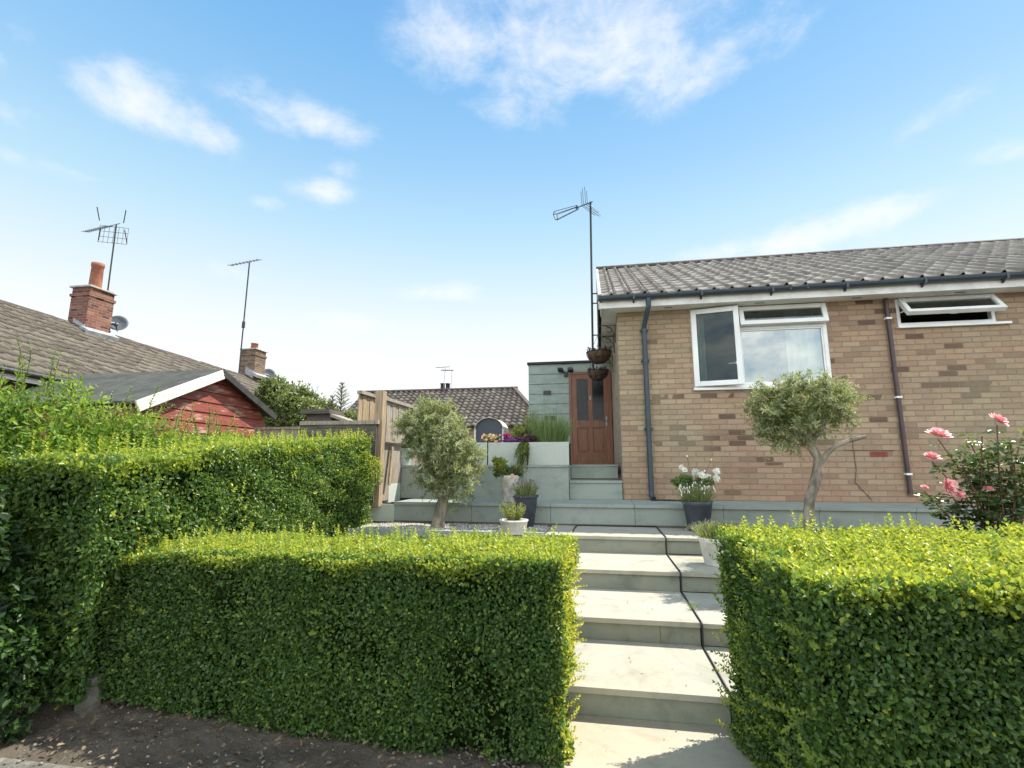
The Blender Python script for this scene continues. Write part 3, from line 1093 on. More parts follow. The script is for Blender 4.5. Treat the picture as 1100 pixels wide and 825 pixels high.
# upper retaining wall, patio behind it, doorstep
uw = thing('retaining_wall', (-1.7, 7.15, .9), 'smooth pale green stone wall holding the upper patio beside the doorsteps', 'wall')
mb = MB()
for a, b in ((-2.94, -2.05), (-2.047, -1.23), (-1.227, -.43)):
    mb.box(a, b, 7.15, 7.19, .90, 1.355)
mb.build('wall_panels', 'porcelain', uw, bevel=.003)
mb = MB()
mb.box(-2.95, -.428, 7.135, 7.33, 1.357, 1.385)
mb.build('coping', 'porcelain', uw, bevel=.004)
mb = MB()
mb.box(-3.3, -2.945, 6.72, 7.15, .86, 1.12)
mb.build('end_block', 'panel_stone', uw, bevel=.006)
mb = MB()
mb.box(-3.3, -.43, 7.195, 12.5, .9, 1.353)
tag(mb.build('patio', 'porcelain'), kind='structure')

ds = thing('doorsteps', (-.05, 7.3, .9), 'two grey stone steps leading up to the brown wooden door', 'steps')
mb = MB()
mb.box(-.425, .318, 7.28, 7.34, .902, 1.128)
mb.build('riser', 'porcelain', ds, bevel=.003)
mb = MB()
mb.box(-.425, .325, 7.265, 7.86, 1.130, 1.165)
mb.build('tread', 'porcelain', ds, bevel=.004)
mb = MB()
mb.box(-.425, .285, 7.83, 7.87, 1.167, 1.363)
mb.build('riser', 'porcelain', ds, bevel=.003)
mb = MB()
mb.box(-.425, .285, 7.815, 10.98, 1.365, 1.395)
mb.build('landing_slab', 'porcelain', ds, bevel=.004)

pb = thing('planter_box', (-1.2, 7.4, 1.385), 'long raised planter of pale green panels on the patio wall', 'planter')
for a, b in ((-2.35, -1.665), (-1.645, -1.06), (-1.035, -.43)):
    mb = MB()
    mb.box(a, b, 7.345, 7.38, 1.388, 1.725)
    mb.build('front_panel', 'panel_stone', pb, bevel=.003)
mb = MB()
mb.box(-2.35, -.432, 7.385, 7.40, 1.388, 1.70)
mb.box(-2.35, -.432, 7.86, 7.90, 1.388, 1.72)
mb.build('liner', 'black_rubber', pb)
mb = MB()
mb.box(-2.33, -.44, 7.401, 7.859, 1.388, 1.69)
mb.build('soil_fill', 'soil', pb)


# ------------------------------------------------------------------ the bungalow on the right
def wall_grid(mb, xs, zs, holes, y0, y1):
    def solid(i, j):
        if i < 0 or j < 0 or i >= len(xs) - 1 or j >= len(zs) - 1:
            return False
        cx, cz = (xs[i] + xs[i + 1]) / 2, (zs[j] + zs[j + 1]) / 2
        return not any(a < cx < b and c < cz < d for a, b, c, d in holes)
    for i in range(len(xs) - 1):
        for j in range(len(zs) - 1):
            if not solid(i, j):
                continue
            a, b, c, d = xs[i], xs[i + 1], zs[j], zs[j + 1]
            mb.quad((a, y0, c), (b, y0, c), (b, y0, d), (a, y0, d))
            mb.quad((a, y1, c), (a, y1, d), (b, y1, d), (b, y1, c))
            if not solid(i - 1, j):
                mb.quad((a, y0, c), (a, y0, d), (a, y1, d), (a, y1, c))
            if not solid(i + 1, j):
                mb.quad((b, y0, c), (b, y1, c), (b, y1, d), (b, y0, d))
            if not solid(i, j - 1):
                mb.quad((a, y0, c), (a, y1, c), (b, y1, c), (b, y0, c))
            if not solid(i, j + 1):
                mb.quad((a, y0, d), (b, y0, d), (b, y1, d), (a, y1, d))


HX0, HX1, HY0, HY1 = .33, 10.5, 7.34, 14.66
EZ = 3.655          # soffit
RY, RZ = 11.0, 5.86  # ridge
GY, GZ = 7.03, 3.835
hs = thing('brick_bungalow', (HX0, HY0, .9), 'buff brick bungalow with grey tiled roof and open white windows', 'house')
W1 = (1.385, 3.205, 2.475, 3.655)
W2 = (4.095, 5.27, 3.262, 3.655)
mb = MB()
wall_grid(mb, [HX0, W1[0], W1[1], W2[0], W2[1], HX1], [.86, W1[2], W2[2], EZ + .02], [W1, W2], HY0, HY0 + .12)
mb.build('front_wall', 'buff_brick', hs)
mb = MB()
mb.prism([(HY0 + .122, .86), (HY1, .86), (HY1, EZ + .05), (RY, RZ - .16), (HY0 + .122, EZ + .05)], 'x', HX0 + .001, HX0 + .25)
mb.build('side_wall', 'buff_brick_side', hs)
mb = MB()
mb.box(HX0 + .25, HX1, HY1 - .2, HY1, .86, EZ)
mb.box(HX1, HX1 + .2, HY0, HY1, .86, EZ)
mb.build('rear_wall', 'buff_brick', hs)
# dark rooms behind the glass
mb = MB()
for (a, b, c, d, dep) in ((.6, 3.62, 1.3, 3.64, 3.4), (3.7, 6.0, 1.3, 3.64, 2.6)):
    mb.quad((a, HY0 + dep, c), (b, HY0 + dep, c), (b, HY0 + dep, d), (a, HY0 + dep, d))
    mb.quad((a, HY0 + .125, c), (a, HY0 + dep, c), (a, HY0 + dep, d), (a, HY0 + .125, d))
    mb.quad((b, HY0 + .125, c), (b, HY0 + dep, c), (b, HY0 + dep, d), (b, HY0 + .125, d))
    mb.quad((a, HY0 + .125, c), (b, HY0 + .125, c), (b, HY0 + dep, c), (a, HY0 + dep, c))
    mb.quad((a, HY0 + .125, d), (b, HY0 + .125, d), (b, HY0 + dep, d), (a, HY0 + dep, d))
mb.build('room_interior', 'room_wall', hs)
# roof
RXL, RXR = .06, 10.9
sl_v = Vector((0, RY - GY, RZ - GZ))
sl_len = sl_v.length
sv = sl_v.normalized()


def prof_roll(u):
    # broad pan with a bold roll at the right-hand side of each tile
    if u < .10 or u > .93:
        return -.036
    if u > .66:
        return .046 * math.sin(min(1, (u - .66) / .27) * PI) ** .7
    return .004 * math.cos(u / .62 * 2 * PI)


V, F, T = tiles((RXL, GY - .06, GZ - .025), (1, 0, 0), sv, RXR - RXL, sl_len + .06, .335, .235, prof_roll, .007, 4, 16)
rf = np_mesh('roof_tiles', V, F, T, 'grey_tiles', hs)
mb = MB()
nrm = Vector((0, -sv.z, sv.y))
mb.prism([(GY + .02, GZ - .05), (RY, RZ - .05), (RY, RZ - .15), (GY + .25, GZ - .11)], 'x', RXL + .01, RXR)
mb.prism([(RY, RZ), (HY1 + .3, GZ - .02), (HY1 + .3, GZ - .12), (RY, RZ - .12)], 'x', RXL + .01, RXR)
mb.build('roof_deck', 'roof_felt', hs)
mb = MB()
x = RXL
while x < RXR:
    pr_ = []
    for k in range(7):
        q = PI * (k / 6)
        pr_.append((RY - .125 * math.cos(q), RZ - .035 + .10 * math.sin(q) + random.uniform(-.002, .002)))
    pr_ += [(RY + .10, RZ - .05), (RY - .10, RZ - .05)]
    mb.prism(pr_, 'x', x + .004, min(x + .446, RXR))
    x += .45
mb.build('ridge_tiles', 'dark_tiles', hs, bevel=.004)
# verge: mortar bed, barge board, fascia, soffit, gutter
mb = MB()
o = nrm * .10
a, b = Vector((RXL + .012, GY + .03, GZ - .11)), Vector((RXL + .012, RY, RZ - .13))
mb.bar(a, b, .024, .17, up=(0, 0, 1))
b2 = Vector((RXL + .012, HY1 + .2, GZ - .11))
mb.bar(b, b2, .024, .17)
mb.prism([(GY + .02, GZ - .10), (GY + .36, GZ - .02), (GY + .36, EZ - .03), (GY + .30, EZ - .05), (GY + .02, EZ - .01)], 'x', RXL + .026, RXL + .045)
mb.build('barge_board', 'white_paint', hs)
mb = MB()
mb.bar(Vector((RXL + .02, GY - .03, GZ - .005)), Vector((RXL + .02, RY, RZ + .01)), .05, .035)
mb.build('verge_mortar', 'mortar_grey', hs)
mb = MB()
mb.box(RXL + .046, RXR, GY + .045, GY + .065, EZ - .002, GZ - .03)
mb.build('fascia', 'white_paint', hs, bevel=.003)
mb = MB()
mb.box(RXL + .046, RXR, GY + .067, HY0 - .002, EZ + .004, EZ + .014)
mb.box(RXL + .046, HX0 - .003, HY0, HY1, EZ + .004, EZ + .014)
mb.build('soffit', 'soffit_white', hs)
for i in range(9):
    mb = MB()
    mb.box(1.0 + i * 1.25, 1.12 + i * 1.25, GY + .17, GY + .19, EZ - .001, EZ + .003)
    mb.build('soffit_vent', 'vent_dark', hs)
mb = MB()
gp = []
for k in range(9):
    q = PI * k / 8
    gp.append((GY - .005 - .056 * math.cos(q), GZ - .035 - .050 * math.sin(q)))
gp += [(GY + .051 - .006, GZ - .03), (GY - .061 + .006, GZ - .03)]
mb.prism([(GY - .064, GZ - .02)] + gp[:9] + [(GY + .046, GZ - .02), (GY + .044, GZ - .034), (GY + .03, GZ - .068), (GY - .03, GZ - .074), (GY - .055, GZ - .034)], 'x', RXL - .005, RXR)
gut = mb.build('gutter', 'gutter_plastic', hs)
x = .55
mb = MB()
while x < RXR:
    mb = MB()
    mb.box(x, x + .028, GY - .066, GY + .05, GZ - .092, GZ - .028)
    mb.bar((x + .014, GY - .01, GZ - .08), (x + .014, GY + .043, GZ - .12), .024, .016)
    mb.build('gutter_bracket', 'gutter_plastic', gut)
    x += .93
# rain downpipe at the corner
mb = MB()
dx = .715
mb.tube([(dx + .05, GY - .01, GZ - .08), (dx + .05, GY - .01, GZ - .20), (dx + .03, GY + .04, GZ - .28), (dx, HY0 - .07, GZ - .42), (dx, HY0 - .052, GZ - .50), (dx, HY0 - .05, 1.0), (dx, HY0 - .06, .96), (dx + .02, HY0 - .12, .925)], .036, 12)
for z in (3.36, 2.9, 1.9):
    mb.tube([(dx, HY0 - .05, z - .03), (dx, HY0 - .05, z + .03)], .043, 12)
    mb.box(dx - .06, dx + .06, HY0 - .03, HY0 - .001, z - .015, z + .015)
mb.build('downpipe', 'gutter_plastic', hs)
mb = MB()
mb.box(dx - .02, dx + .42, HY0 - .20, HY0 - .05, .902, .915)
mb.build('drain_channel', 'black_rubber', hs)
# thin brown waste pipe
mb = MB()
wx = 3.965
mb.tube([(wx, HY0 - .035, 3.652), (wx, HY0 - .035, 1.02)], .027, 10)
mb.build('waste_pipe', 'brown_plastic', hs)
mb = MB()
for z in (3.37, 2.28, 1.27):
    mb = MB()
    mb.box(wx - .035, wx + .035, HY0 - .065, HY0 - .001, z - .012, z + .012)
    mb.build('pipe_clip', 'white_upvc', hs)
mb = MB()
mb.box(3.56, 3.77, HY0 - .006, HY0 + .01, 1.495, 1.56)
mb.build('air_brick', 'red_vent', hs)
mb = MB()
mb.tube([(3.25, HY0 - .008, 1.585), (3.85, HY0 - .008, 1.575)], .0035, 6)
mb.tube([(3.36, HY0 - .008, 1.72), (3.37, HY0 - .008, 1.32), (3.34, HY0 - .008, 1.16), (3.52, HY0 - .008, .93)], .0035, 6)
mb.build('wall_cable', 'bark_brown', hs)


def frame(mb, x0, x1, z0, z1, y0, y1, w, bars=()):
    mb.box(x0, x0 + w, y0, y1, z0, z1)
    mb.box(x1 - w, x1, y0, y1, z0, z1)
    mb.box(x0 + w, x1 - w, y0, y1, z0, z0 + w)
    mb.box(x0 + w, x1 - w, y0, y1, z1 - w, z1)
    for (a, b, c, d) in bars:
        mb.box(a, b, y0 + .001, y1 - .001, c, d)


def sash(parent, x0, x1, z0, z1, hinge, ang, w=.062, name='sash', y=HY0 + .012, glass='glass'):
    """an opening light; hinge 'left' or 'top', swung outwards by ang"""
    t = MB()
    frame(t, x0, x1, z0, z1, y - .045, y + .02, w)
    if hinge == 'left':
        M = Matrix.Translation((x0, y, 0)) @ Matrix.Rotation(-ang, 4, 'Z') @ Matrix.Translation((-x0, -y, 0))
    else:
        M = Matrix.Translation((0, y, z1)) @ Matrix.Rotation(-ang, 4, 'X') @ Matrix.Translation((0, -y, -z1))
    t.v = [tuple(M @ Vector(v)) for v in t.v]
    s_ = t.build(name, 'white_upvc', parent, bevel=.006)
    g = MB()
    g.box(x0 + w - .005, x1 - w + .005, y - .016, y - .010, z0 + w - .005, z1 - w + .005)
    g.v = [tuple(M @ Vector(v)) for v in g.v]
    g.build('pane', glass, s_)
    return s_, M


wn1 = MB()
y0, y1 = HY0 + .005, HY0 + .075
frame(wn1, W1[0], W1[1], W1[2], W1[3] - .002, y0, y1, .05, [(2.0, 2.06, W1[2] + .05, W1[3] - .052), (2.06, W1[1] - .05, 3.315, 3.375)])
win = wn1.build('large_window', 'white_upvc', hs, bevel=.004)
g = MB()
g.box(2.055, W1[1] - .045, HY0 + .035, HY0 + .041, W1[2] + .045, 3.32)
g.build('pane', 'glass', win)
bd = MB()
frame(bd, 2.06, W1[1] - .05, W1[2] + .05, 3.315, HY0 + .02, HY0 + .034, .022)
bd.build('glazing_bead', 'white_upvc', win)
s1, M1 = sash(hs, W1[0] + .012, 2.035, W1[2] + .022, W1[3] - .022, 'left', R(11), .07, 'casement_sash', glass='casement_glass')
mb = MB()
mb.box(1.86, 1.97, HY0 - .0, HY0 + .012, 2.80, 2.815)
mb.box(1.955, 1.975, HY0 - .01, HY0 + .03, 2.79, 2.83)
mb.v = [tuple(M1 @ Vector(v)) for v in mb.v]
mb.build('handle', 'white_upvc', s1)
s2, M2 = sash(hs, 2.05, W1[1] + .0, 3.345, W1[3] - .02, 'top', R(13), .062, 'top_sash', glass='glass_dim')
mb = MB()
mb.box(W1[0] - .015, W1[1] + .015, HY0 - .045, HY0 + .06, W1[2] - .035, W1[2] - .003)
mb.build('sill', 'white_upvc', win, bevel=.006)

wn2 = MB()
frame(wn2, W2[0], W2[1], W2[2], W2[3] - .002, y0, y1, .045)
win2 = wn2.build('small_window', 'white_upvc', hs, bevel=.004)
s3, M3 = sash(hs, W2[0] + .03, W2[1] + .0, W2[2] + .05, W2[3] - .03, 'top', R(38), .055, 'awning_sash', glass='glass_dim')
mb = MB()
mb.box((W2[0] + W2[1]) / 2 - .04, (W2[0] + W2[1]) / 2 + .04, HY0 + .01, HY0 + .04, W2[2] + .052, W2[2] + .075)
mb.v = [tuple(M3 @ Vector(v)) for v in mb.v]
mb.build('handle', 'white_upvc', s3)
mb = MB()
for x in (W2[0] + .06, W2[1] - .06):
    mb = MB()
    mb.bar((x, HY0 + .02, W2[3] - .20), tuple(M3 @ Vector((x, HY0 + .02, W2[2] + .16))), .012, .016)
    mb.build('stay', 'white_upvc', s3)
mb = MB()
mb.box(W2[0] - .02, W2[1] + .14, HY0 - .05, HY0 + .06, W2[2] - .035, W2[2] - .003)
mb.build('sill', 'white_upvc', win2, bevel=.006)


def curtain(x0, x1, z0, z1, y, folds, label):
    mb = MB()
    n = folds * 8
    vs = []
    for i in range(n + 1):
        u = i / n
        yy = y + .035 * math.sin(u * folds * 2 * PI) + .01 * math.sin(u * 17)
        vs += [(x0 + (x1 - x0) * u, yy, z0), (x0 + (x1 - x0) * u, yy * 1.0 - .005, z1)]
    mb.add(vs, [(2 * i, 2 * i + 2, 2 * i + 3, 2 * i + 1) for i in range(n)], True)
    tag(mb.build('curtain', 'curtain_cloth'), label, 'curtain', 'curtains of the large window')


curtain(2.72, 3.2, 2.3, 3.62, HY0 + .17, 5, 'white gathered curtain at the right side of the large window')
curtain(1.40, 1.60, 2.3, 3.62, HY0 + .17, 3, 'white curtain pulled back behind the open casement')


# ------------------------------------------------------------------ side porch with the wooden door
DY = 11.0
ex = thing('side_porch', (-.6, DY, 1.4), 'flat roofed sage green boarded porch with a brown door', 'porch')
mb = MB()
x0, x1 = -1.53, -.615
z = 1.38
while z < 3.66:
    h = min(.225, 3.66 - z)
    mb.prism([(DY, z), (DY - .018, z + .004), (DY - .006, z + h - .006), (DY, z + h)], 'x', x0, x1)
    z += .228
mb.build('cladding', 'sage_boards', ex)
mb = MB()
mb.box(-1.525, .32, DY + .002, 13.5, 1.36, 3.655)
mb.build('porch_body', 'sage_boards', ex)
mb = MB()
mb.box(-.613, .322, DY - .012, DY, 3.46, 3.655)
mb.build('header_board', 'sage_boards', ex)
mb = MB()
mb.box(-1.56, .322, DY - .05, 13.6, 3.66, 3.715)
mb.build('roof_edge', 'felt_edge', ex, bevel=.008)
mb = MB()
frame(mb, -.61, .315, 1.398, 3.455, DY - .045, DY + .0, .055)
mb.build('door_frame', 'door_wood', ex, bevel=.004)
mb = MB()
a, b, c, d = -.553, .258, 1.455, 3.398
st_, mid = .11, (a + b) / 2
yb, yf = DY - .001, DY - .035
mb.box(a, a + st_, yf, yb, c, d)
mb.box(b - st_, b, yf, yb, c, d)
for (p, q) in ((c, c + .20), (2.20, 2.36), (d - .11, d)):
    mb.box(a + st_, b - st_, yf + .001, yb, p, q)
for (p, q) in ((c + .20, 2.20), (2.36, d - .11)):
    mb.box(mid - .045, mid + .045, yf + .001, yb, p, q)
for (p, q) in ((a + st_, mid - .045), (mid + .045, b - st_)):
    mb.box(p, q, yb - .012, yb, c + .20, 2.20)
    mb.box(p + .035, q - .035, yf + .008, yb - .012, c + .24, 2.16)
dr = mb.build('door', 'door_wood', ex, bevel=.004)
mb = MB()
for (p, q) in ((a + st_, mid - .045), (mid + .045, b - st_)):
    g = MB()
    g.box(p - .003, q + .003, DY - .016, DY - .010, 2.355, d - .105)
    g.build('pane', 'door_glass', dr)
    mb.box(p, q, DY - .0065, DY - .002, 2.36, d - .11)
    for k in range(1):
        mb.box(p, q, DY - .022, DY - .017, 2.52, 2.526)
mb.build('dark_hall', 'vent_dark', dr)
mb = MB()
mb.box(b - .085, b - .05, yf - .008, yf, 2.24, 2.44)
mb.tube([(b - .068, yf - .04, 2.36), (b - .16, yf - .045, 2.36)], .009, 8)
mb.tube([(b - .068, yf, 2.36), (b - .068, yf - .045, 2.36)], .009, 8)
mb.build('handle', 'galvanised', dr)
mb = MB()
mb.box(mid - .02, mid + .02, yf - .012, yf + .002, 2.82, 2.90)
mb.build('knocker', 'galvanised', dr)
mb = MB()
mb.box(-1.19, -1.02, DY - .035, DY - .012, 2.96, 3.05)
mb.build('vent_cover', 'vent_dark', ex, bevel=.004)
for x in (-1.13, -.99):
    mb = MB()
    mb.box(x - .05, x + .05, DY - .055, DY - .012, 2.38, 2.47)
    mb.build('outdoor_socket', 'vent_dark', ex, bevel=.008)
sl2 = thing('security_light', (-.68, DY - .02, 3.45), 'black twin security light above the brown door', 'light')
mb = MB()
mb.box(-.72, -.64, DY - .07, DY - .012, 3.36, 3.44)
mb.build('sensor', 'black_metal', sl2, bevel=.008)
for sx in (-1, 1):
    mb = MB()
    c = Vector((-.68 + sx * .11, DY - .10, 3.50))
    mb.obox(c, Vector((.055, -.02 * sx, 0)), (.01, .045, -.02), (0, .01, .03))
    mb.tube([(-.68, DY - .05, 3.44), tuple(c)], .012, 8)
    mb.build('lamp_head', 'black_metal', sl2, bevel=.006)

# ------------------------------------------------------------------ hanging baskets on the side wall


def bracket(y, z, reach, label, grp):
    t = thing('basket_bracket', (HX0, y, z), label, 'bracket', grp)
    mb = MB()
    x = HX0 - .001
    mb.box(x - .012, x, y - .015, y + .015, z - .30, z + .03)
    mb.bar((x, y, z), (x - reach, y, z), .012, .012)
    mb.build('arm', 'black_metal', t)
    mb = MB()
    pts = []
    for k in range(9):
        q = k / 8 * PI / 2
        pts.append((x - reach * .75 * (1 - math.cos(q)) - .004, y, z - .26 + .255 * math.sin(q)))
    mb.tube(pts, .006, 6)
    pts = [(x - .10 + .045 * math.cos(q), y, z - .075 + .045 * math.sin(q)) for q in [k / 10 * 2 * PI for k in range(11)]]
    mb.tube(pts, .005, 6)
    mb.build('scroll', 'black_metal', t)


def basket(c, r, label, seed):
    t = thing('hanging_basket', c, label, 'hanging basket', 'hanging baskets on the side wall')
    c = Vector(c)
    mb = MB()
    prof = [(r * math.sin(q), -r * .95 * math.cos(q)) for q in [k / 8 * PI / 2 for k in range(9)]]
    mb.lathe(c, [(.001, -r * .95)] + prof[1:] + [(r * .96, .0), (.001, -.03)], 20)
    mb.build('coir_liner', 'coir', t)
    mb = MB()
    for k in range(10):
        a = 2 * PI * k / 10
        mb.tube([c + Vector((math.cos(a) * r * 1.03 * math.sin(q), math.sin(a) * r * 1.03 * math.sin(q), -r * .98 * math.cos(q))) for q in [j / 6 * PI / 2 for j in range(7)]], .004, 5)
    for q in (.45, 1.0, PI / 2):
        mb.tube([c + Vector((math.cos(a) * r * 1.03 * math.sin(q), math.sin(a) * r * 1.03 * math.sin(q), -r * .98 * math.cos(q))) for a in [k / 16 * 2 * PI for k in range(17)]], .005, 5)
    for k in range(3):
        a = 2 * PI * k / 3 + .4
        mb.tube([c + Vector((math.cos(a) * r, math.sin(a) * r, 0)), c + Vector((0, 0, .33))], .003, 5)
    mb.build('wire_frame', 'black_metal', t)
    lv = Leaves()
    k = 150
    P = np.array(c) + np.stack([rng.uniform(-r, r, k) * .9, rng.uniform(-r, r, k) * .9, rng.uniform(0, .05, k)], 1)
    lv.add(P, rnd_dir(k) + [0, 0, .3], rnd_dir(k), rng.uniform(.03, .08, k), .02, rng.random(k) * .4)
    tag(lv.build('withered_plants', 'purple_leaf', t), kind='stuff')


bracket(8.0, 3.66, .27, 'empty black scrolled bracket high on the bungalow side wall', 'basket brackets')
bracket(8.65, 3.64, .30, 'scrolled bracket holding the larger hanging basket', 'basket brackets')
bracket(9.7, 3.50, .30, 'scrolled bracket holding the smaller basket above the brown door', 'basket brackets')
basket((.055, 8.65, 3.36), .215, 'larger coir lined wire basket of withered plants, nearer and higher', 1)
basket((.03, 9.7, 3.22), .20, 'smaller dark wire basket hanging just above the brown door', 2)


# ------------------------------------------------------------------ television aerials
def pole(t, a, b, r=.02):
    mb = MB()
    mb.tube([a, b], r, 8)
    mb.build('mast', 'dull_metal', t)


GA = 'television aerials'
p0, p1 = Vector((-.06, 9.5, 3.25)), Vector((-.02, 9.5, 6.72))
ae = thing('tv_aerial', p0, 'tall aerial on the side wall of the buff bungalow', 'aerial', GA)
pole(ae, p0, p1, .021)
mb = MB()
for z in (3.9, 4.55, 4.75):
    mb = MB()
    mb.bar((-.05, 9.5, z), (HX0, 9.5, z), .02, .02)
    mb.build('wall_bracket', 'black_metal', ae)
mb = MB()
hd = Vector((-.03, 9.47, 6.69))
tip = at(594.5, 233, Y=9.25)
tip2 = at(597, 236, Y=9.25)
d = (tip - hd).normalized()
mb.tube([hd - d * .06, hd + d * .34], .011, 6)
s = d.cross(Vector((0, 1, 0))).normalized()
u = d.cross(s)
root_ = hd + d * .30
for k in range(5):
    q = 2 * PI * k / 5
    off = (s * math.cos(q) + u * math.sin(q))
    mb.tube([root_ + off * .045, root_ + d * .50 + off * .095], .006, 5)
    q2 = 2 * PI * (k + 1) / 5
    off2 = (s * math.cos(q2) + u * math.sin(q2))
    mb.tube([root_ + d * .50 + off * .095, root_ + d * .50 + off2 * .095], .007, 5)
    mb.tube([root_ + off * .045, root_ + off2 * .045], .010, 5)
mb.build('director_cage', 'dull_metal', ae)
mb = MB()
for dz, L in ((0, .42), (.05, .40), (.09, .34), (-.04, .30)):
    c = hd + d * (.10 + dz)
    for sg in (1, -1):
        v = (s * sg * .75 - d * .35 + Vector((0, .0, .0))).normalized()
        mb.tube([c, c + v * L], .0055, 5)
mb.build('reflector_rods', 'dull_metal', ae)

X = -14
pa, pb_ = at(115, 318, X=X), at(125, 241, X=X)
ae2 = thing('tv_aerial', pa, 'bristling aerial standing beside the terracotta pot of the nearer chimney', 'aerial', GA)
pole(ae2, pa, pb_, .020)
mb = MB()
bt = at(92, 249, X=X + .6)
d = (bt - pb_).normalized()
mb.tube([pb_ - d * .22, bt], .012, 6)
s = d.cross(Vector((0, 0, 1))).normalized()
u = s.cross(d)
for k in range(14):
    c = pb_ + (bt - pb_) * (.25 + .75 * k / 13)
    mb.tube([c - s * .10, c + s * .10], .006, 5)
for w in (.2,):
    c = pb_ + d * (.05 + w)
    for sa in (-1, 1):
        for sb in (-1, 1):
            mb.tube([c + (u * .10 * sb + s * .30 * sa), c + (u * .46 * sb + s * .36 * sa) - d * .12 * sb], .014, 5)
mb.build('yagi_array', 'dull_metal', ae2)
mb = MB()
c = pb_ + d * .12
for k in range(7):
    w = -.36 + .12 * k
    mb.tube([c + s * w - u * .05, c + s * w - u * .5 + d * .3], .006, 4)
for k in range(4):
    mb.tube([c - s * .36 - u * (.06 + .14 * k) + d * .1 * k, c + s * .36 - u * (.06 + .14 * k) + d * .1 * k], .006, 4)
mb.build('reflector_mesh', 'dull_metal', ae2)

pa, pb_ = at(255.5, 412, X=X), at(268, 282, X=X)
ae3 = thing('tv_aerial', pa, 'very tall slim mast beside the farther chimney with a small flat aerial', 'aerial', GA)
pole(ae3, pa, pb_, .026)
mb = MB()
a, b = at(248, 285, X=X), at(278, 279, X=X)
mb.tube([a, b], .02, 6)
for k in range(9):
    c = a + (b - a) * k / 8
    mb.tube([c - Vector((.10, .05, 0)), c + Vector((.10, .05, 0))], .013, 5)
mb.build('yagi_array', 'dull_metal', ae3)
mb = MB()
c = pa + (pb_ - pa) * .45
mb.tube([c, c + Vector((0, 0, .25))], .06, 8)
mb.build('mast_clamp', 'dull_metal', ae3)

pa, pb_ = Vector((-8.1, 25, 5.3)), at(478.5, 395, Y=25)
ae4 = thing('tv_aerial', pa, 'small distant aerial above the far tiled roof', 'aerial', GA)
mb = MB()
mb.tube([pa, pb_], .012, 6)
mb.tube([pa + Vector((.45, 0, 0)), at(485.5, 398, Y=25)], .012, 6)
mb.build('mast', 'galvanised', ae4)
mb = MB()
mb.tube([at(468, 395, Y=25), at(483, 394, Y=25)], .015, 6)
mb.tube([at(474, 397.5, Y=25), at(487, 398, Y=25)], .02, 6)
for k in range(6):
    c = at(475 + 2.2 * k, 397.8, Y=25)
    mb.tube([c - Vector((0, .15, .06)), c + Vector((0, .15, .06))], .015, 5)
mb.build('yagi_array', 'dull_metal', ae4)

# ------------------------------------------------------------------ neighbours' bungalow on the left
nb = thing('neighbour_bungalow', (-14, 12, 1.2), 'long low bungalow with weathered brown tiles and two chimneys', 'house')
RX, RZ2, EX, EZ2 = -14.0, 5.22, -10.0, 2.96
NY0, NY1 = 3.0, 19.4
sv2 = Vector((RX - EX, 0, RZ2 - EZ2))
L2 = sv2.length
sv2.normalize()


def prof_low(u):
    return .022 * max(0, math.sin(u * 2 * PI)) + .004 * math.sin(u * 4 * PI)


V, F, T = tiles((EX + .05, NY0, EZ2), (0, 1, 0), sv2, NY1 - NY0, L2 + .03, .34, .33, prof_low, .034, 9, 6)
np_mesh('roof_tiles', V, F, T, 'brown_tiles', nb)
mb = MB()
mb.prism([(EX, EZ2 - .06), (RX, RZ2 - .05), (2 * RX - EX, EZ2 - .06), (2 * RX - EX, EZ2 - .16), (RX, RZ2 - .16), (EX, EZ2 - .16)], 'y', NY0 + .02, NY1)
mb.build('roof_deck', 'roof_felt', nb)
mb = MB()
y = NY0
while y < NY1:
    dz = random.uniform(-.008, .008)
    mb.prism([(RX - .13, RZ2 - .03), (RX - .09, RZ2 + .04 + dz), (RX, RZ2 + .075 + dz), (RX + .09, RZ2 + .04 + dz), (RX + .13, RZ2 - .03)], 'y', y + .005, y + .445)
    y += .45
mb.build('ridge_tiles', 'dark_tiles', nb)
mb = MB()
mb.box(EX - .35, EX - .2, NY0 + .3, NY1 - .3, .9, EZ2 - .1)
mb.prism([(EX - .21, .9), (2 * RX - EX + .3, .9), (2 * RX - EX + .3, EZ2), (RX, RZ2 - .17), (EX - .21, EZ2)], 'y', NY0 + .3, NY0 + .5)
mb.build('wall', 'brown_brick_side', nb)
mb = MB()
mb.box(EX + .02, EX + .045, NY0, NY1, EZ2 - .2, EZ2 - .04)
mb.build('fascia', 'worn_barge', nb)
mb = MB()
mb.tube([(EX + .11, NY0, EZ2 - .06), (EX + .11, NY1, EZ2 - .06)], .055, 8)
mb.build('gutter', 'dull_metal', nb)


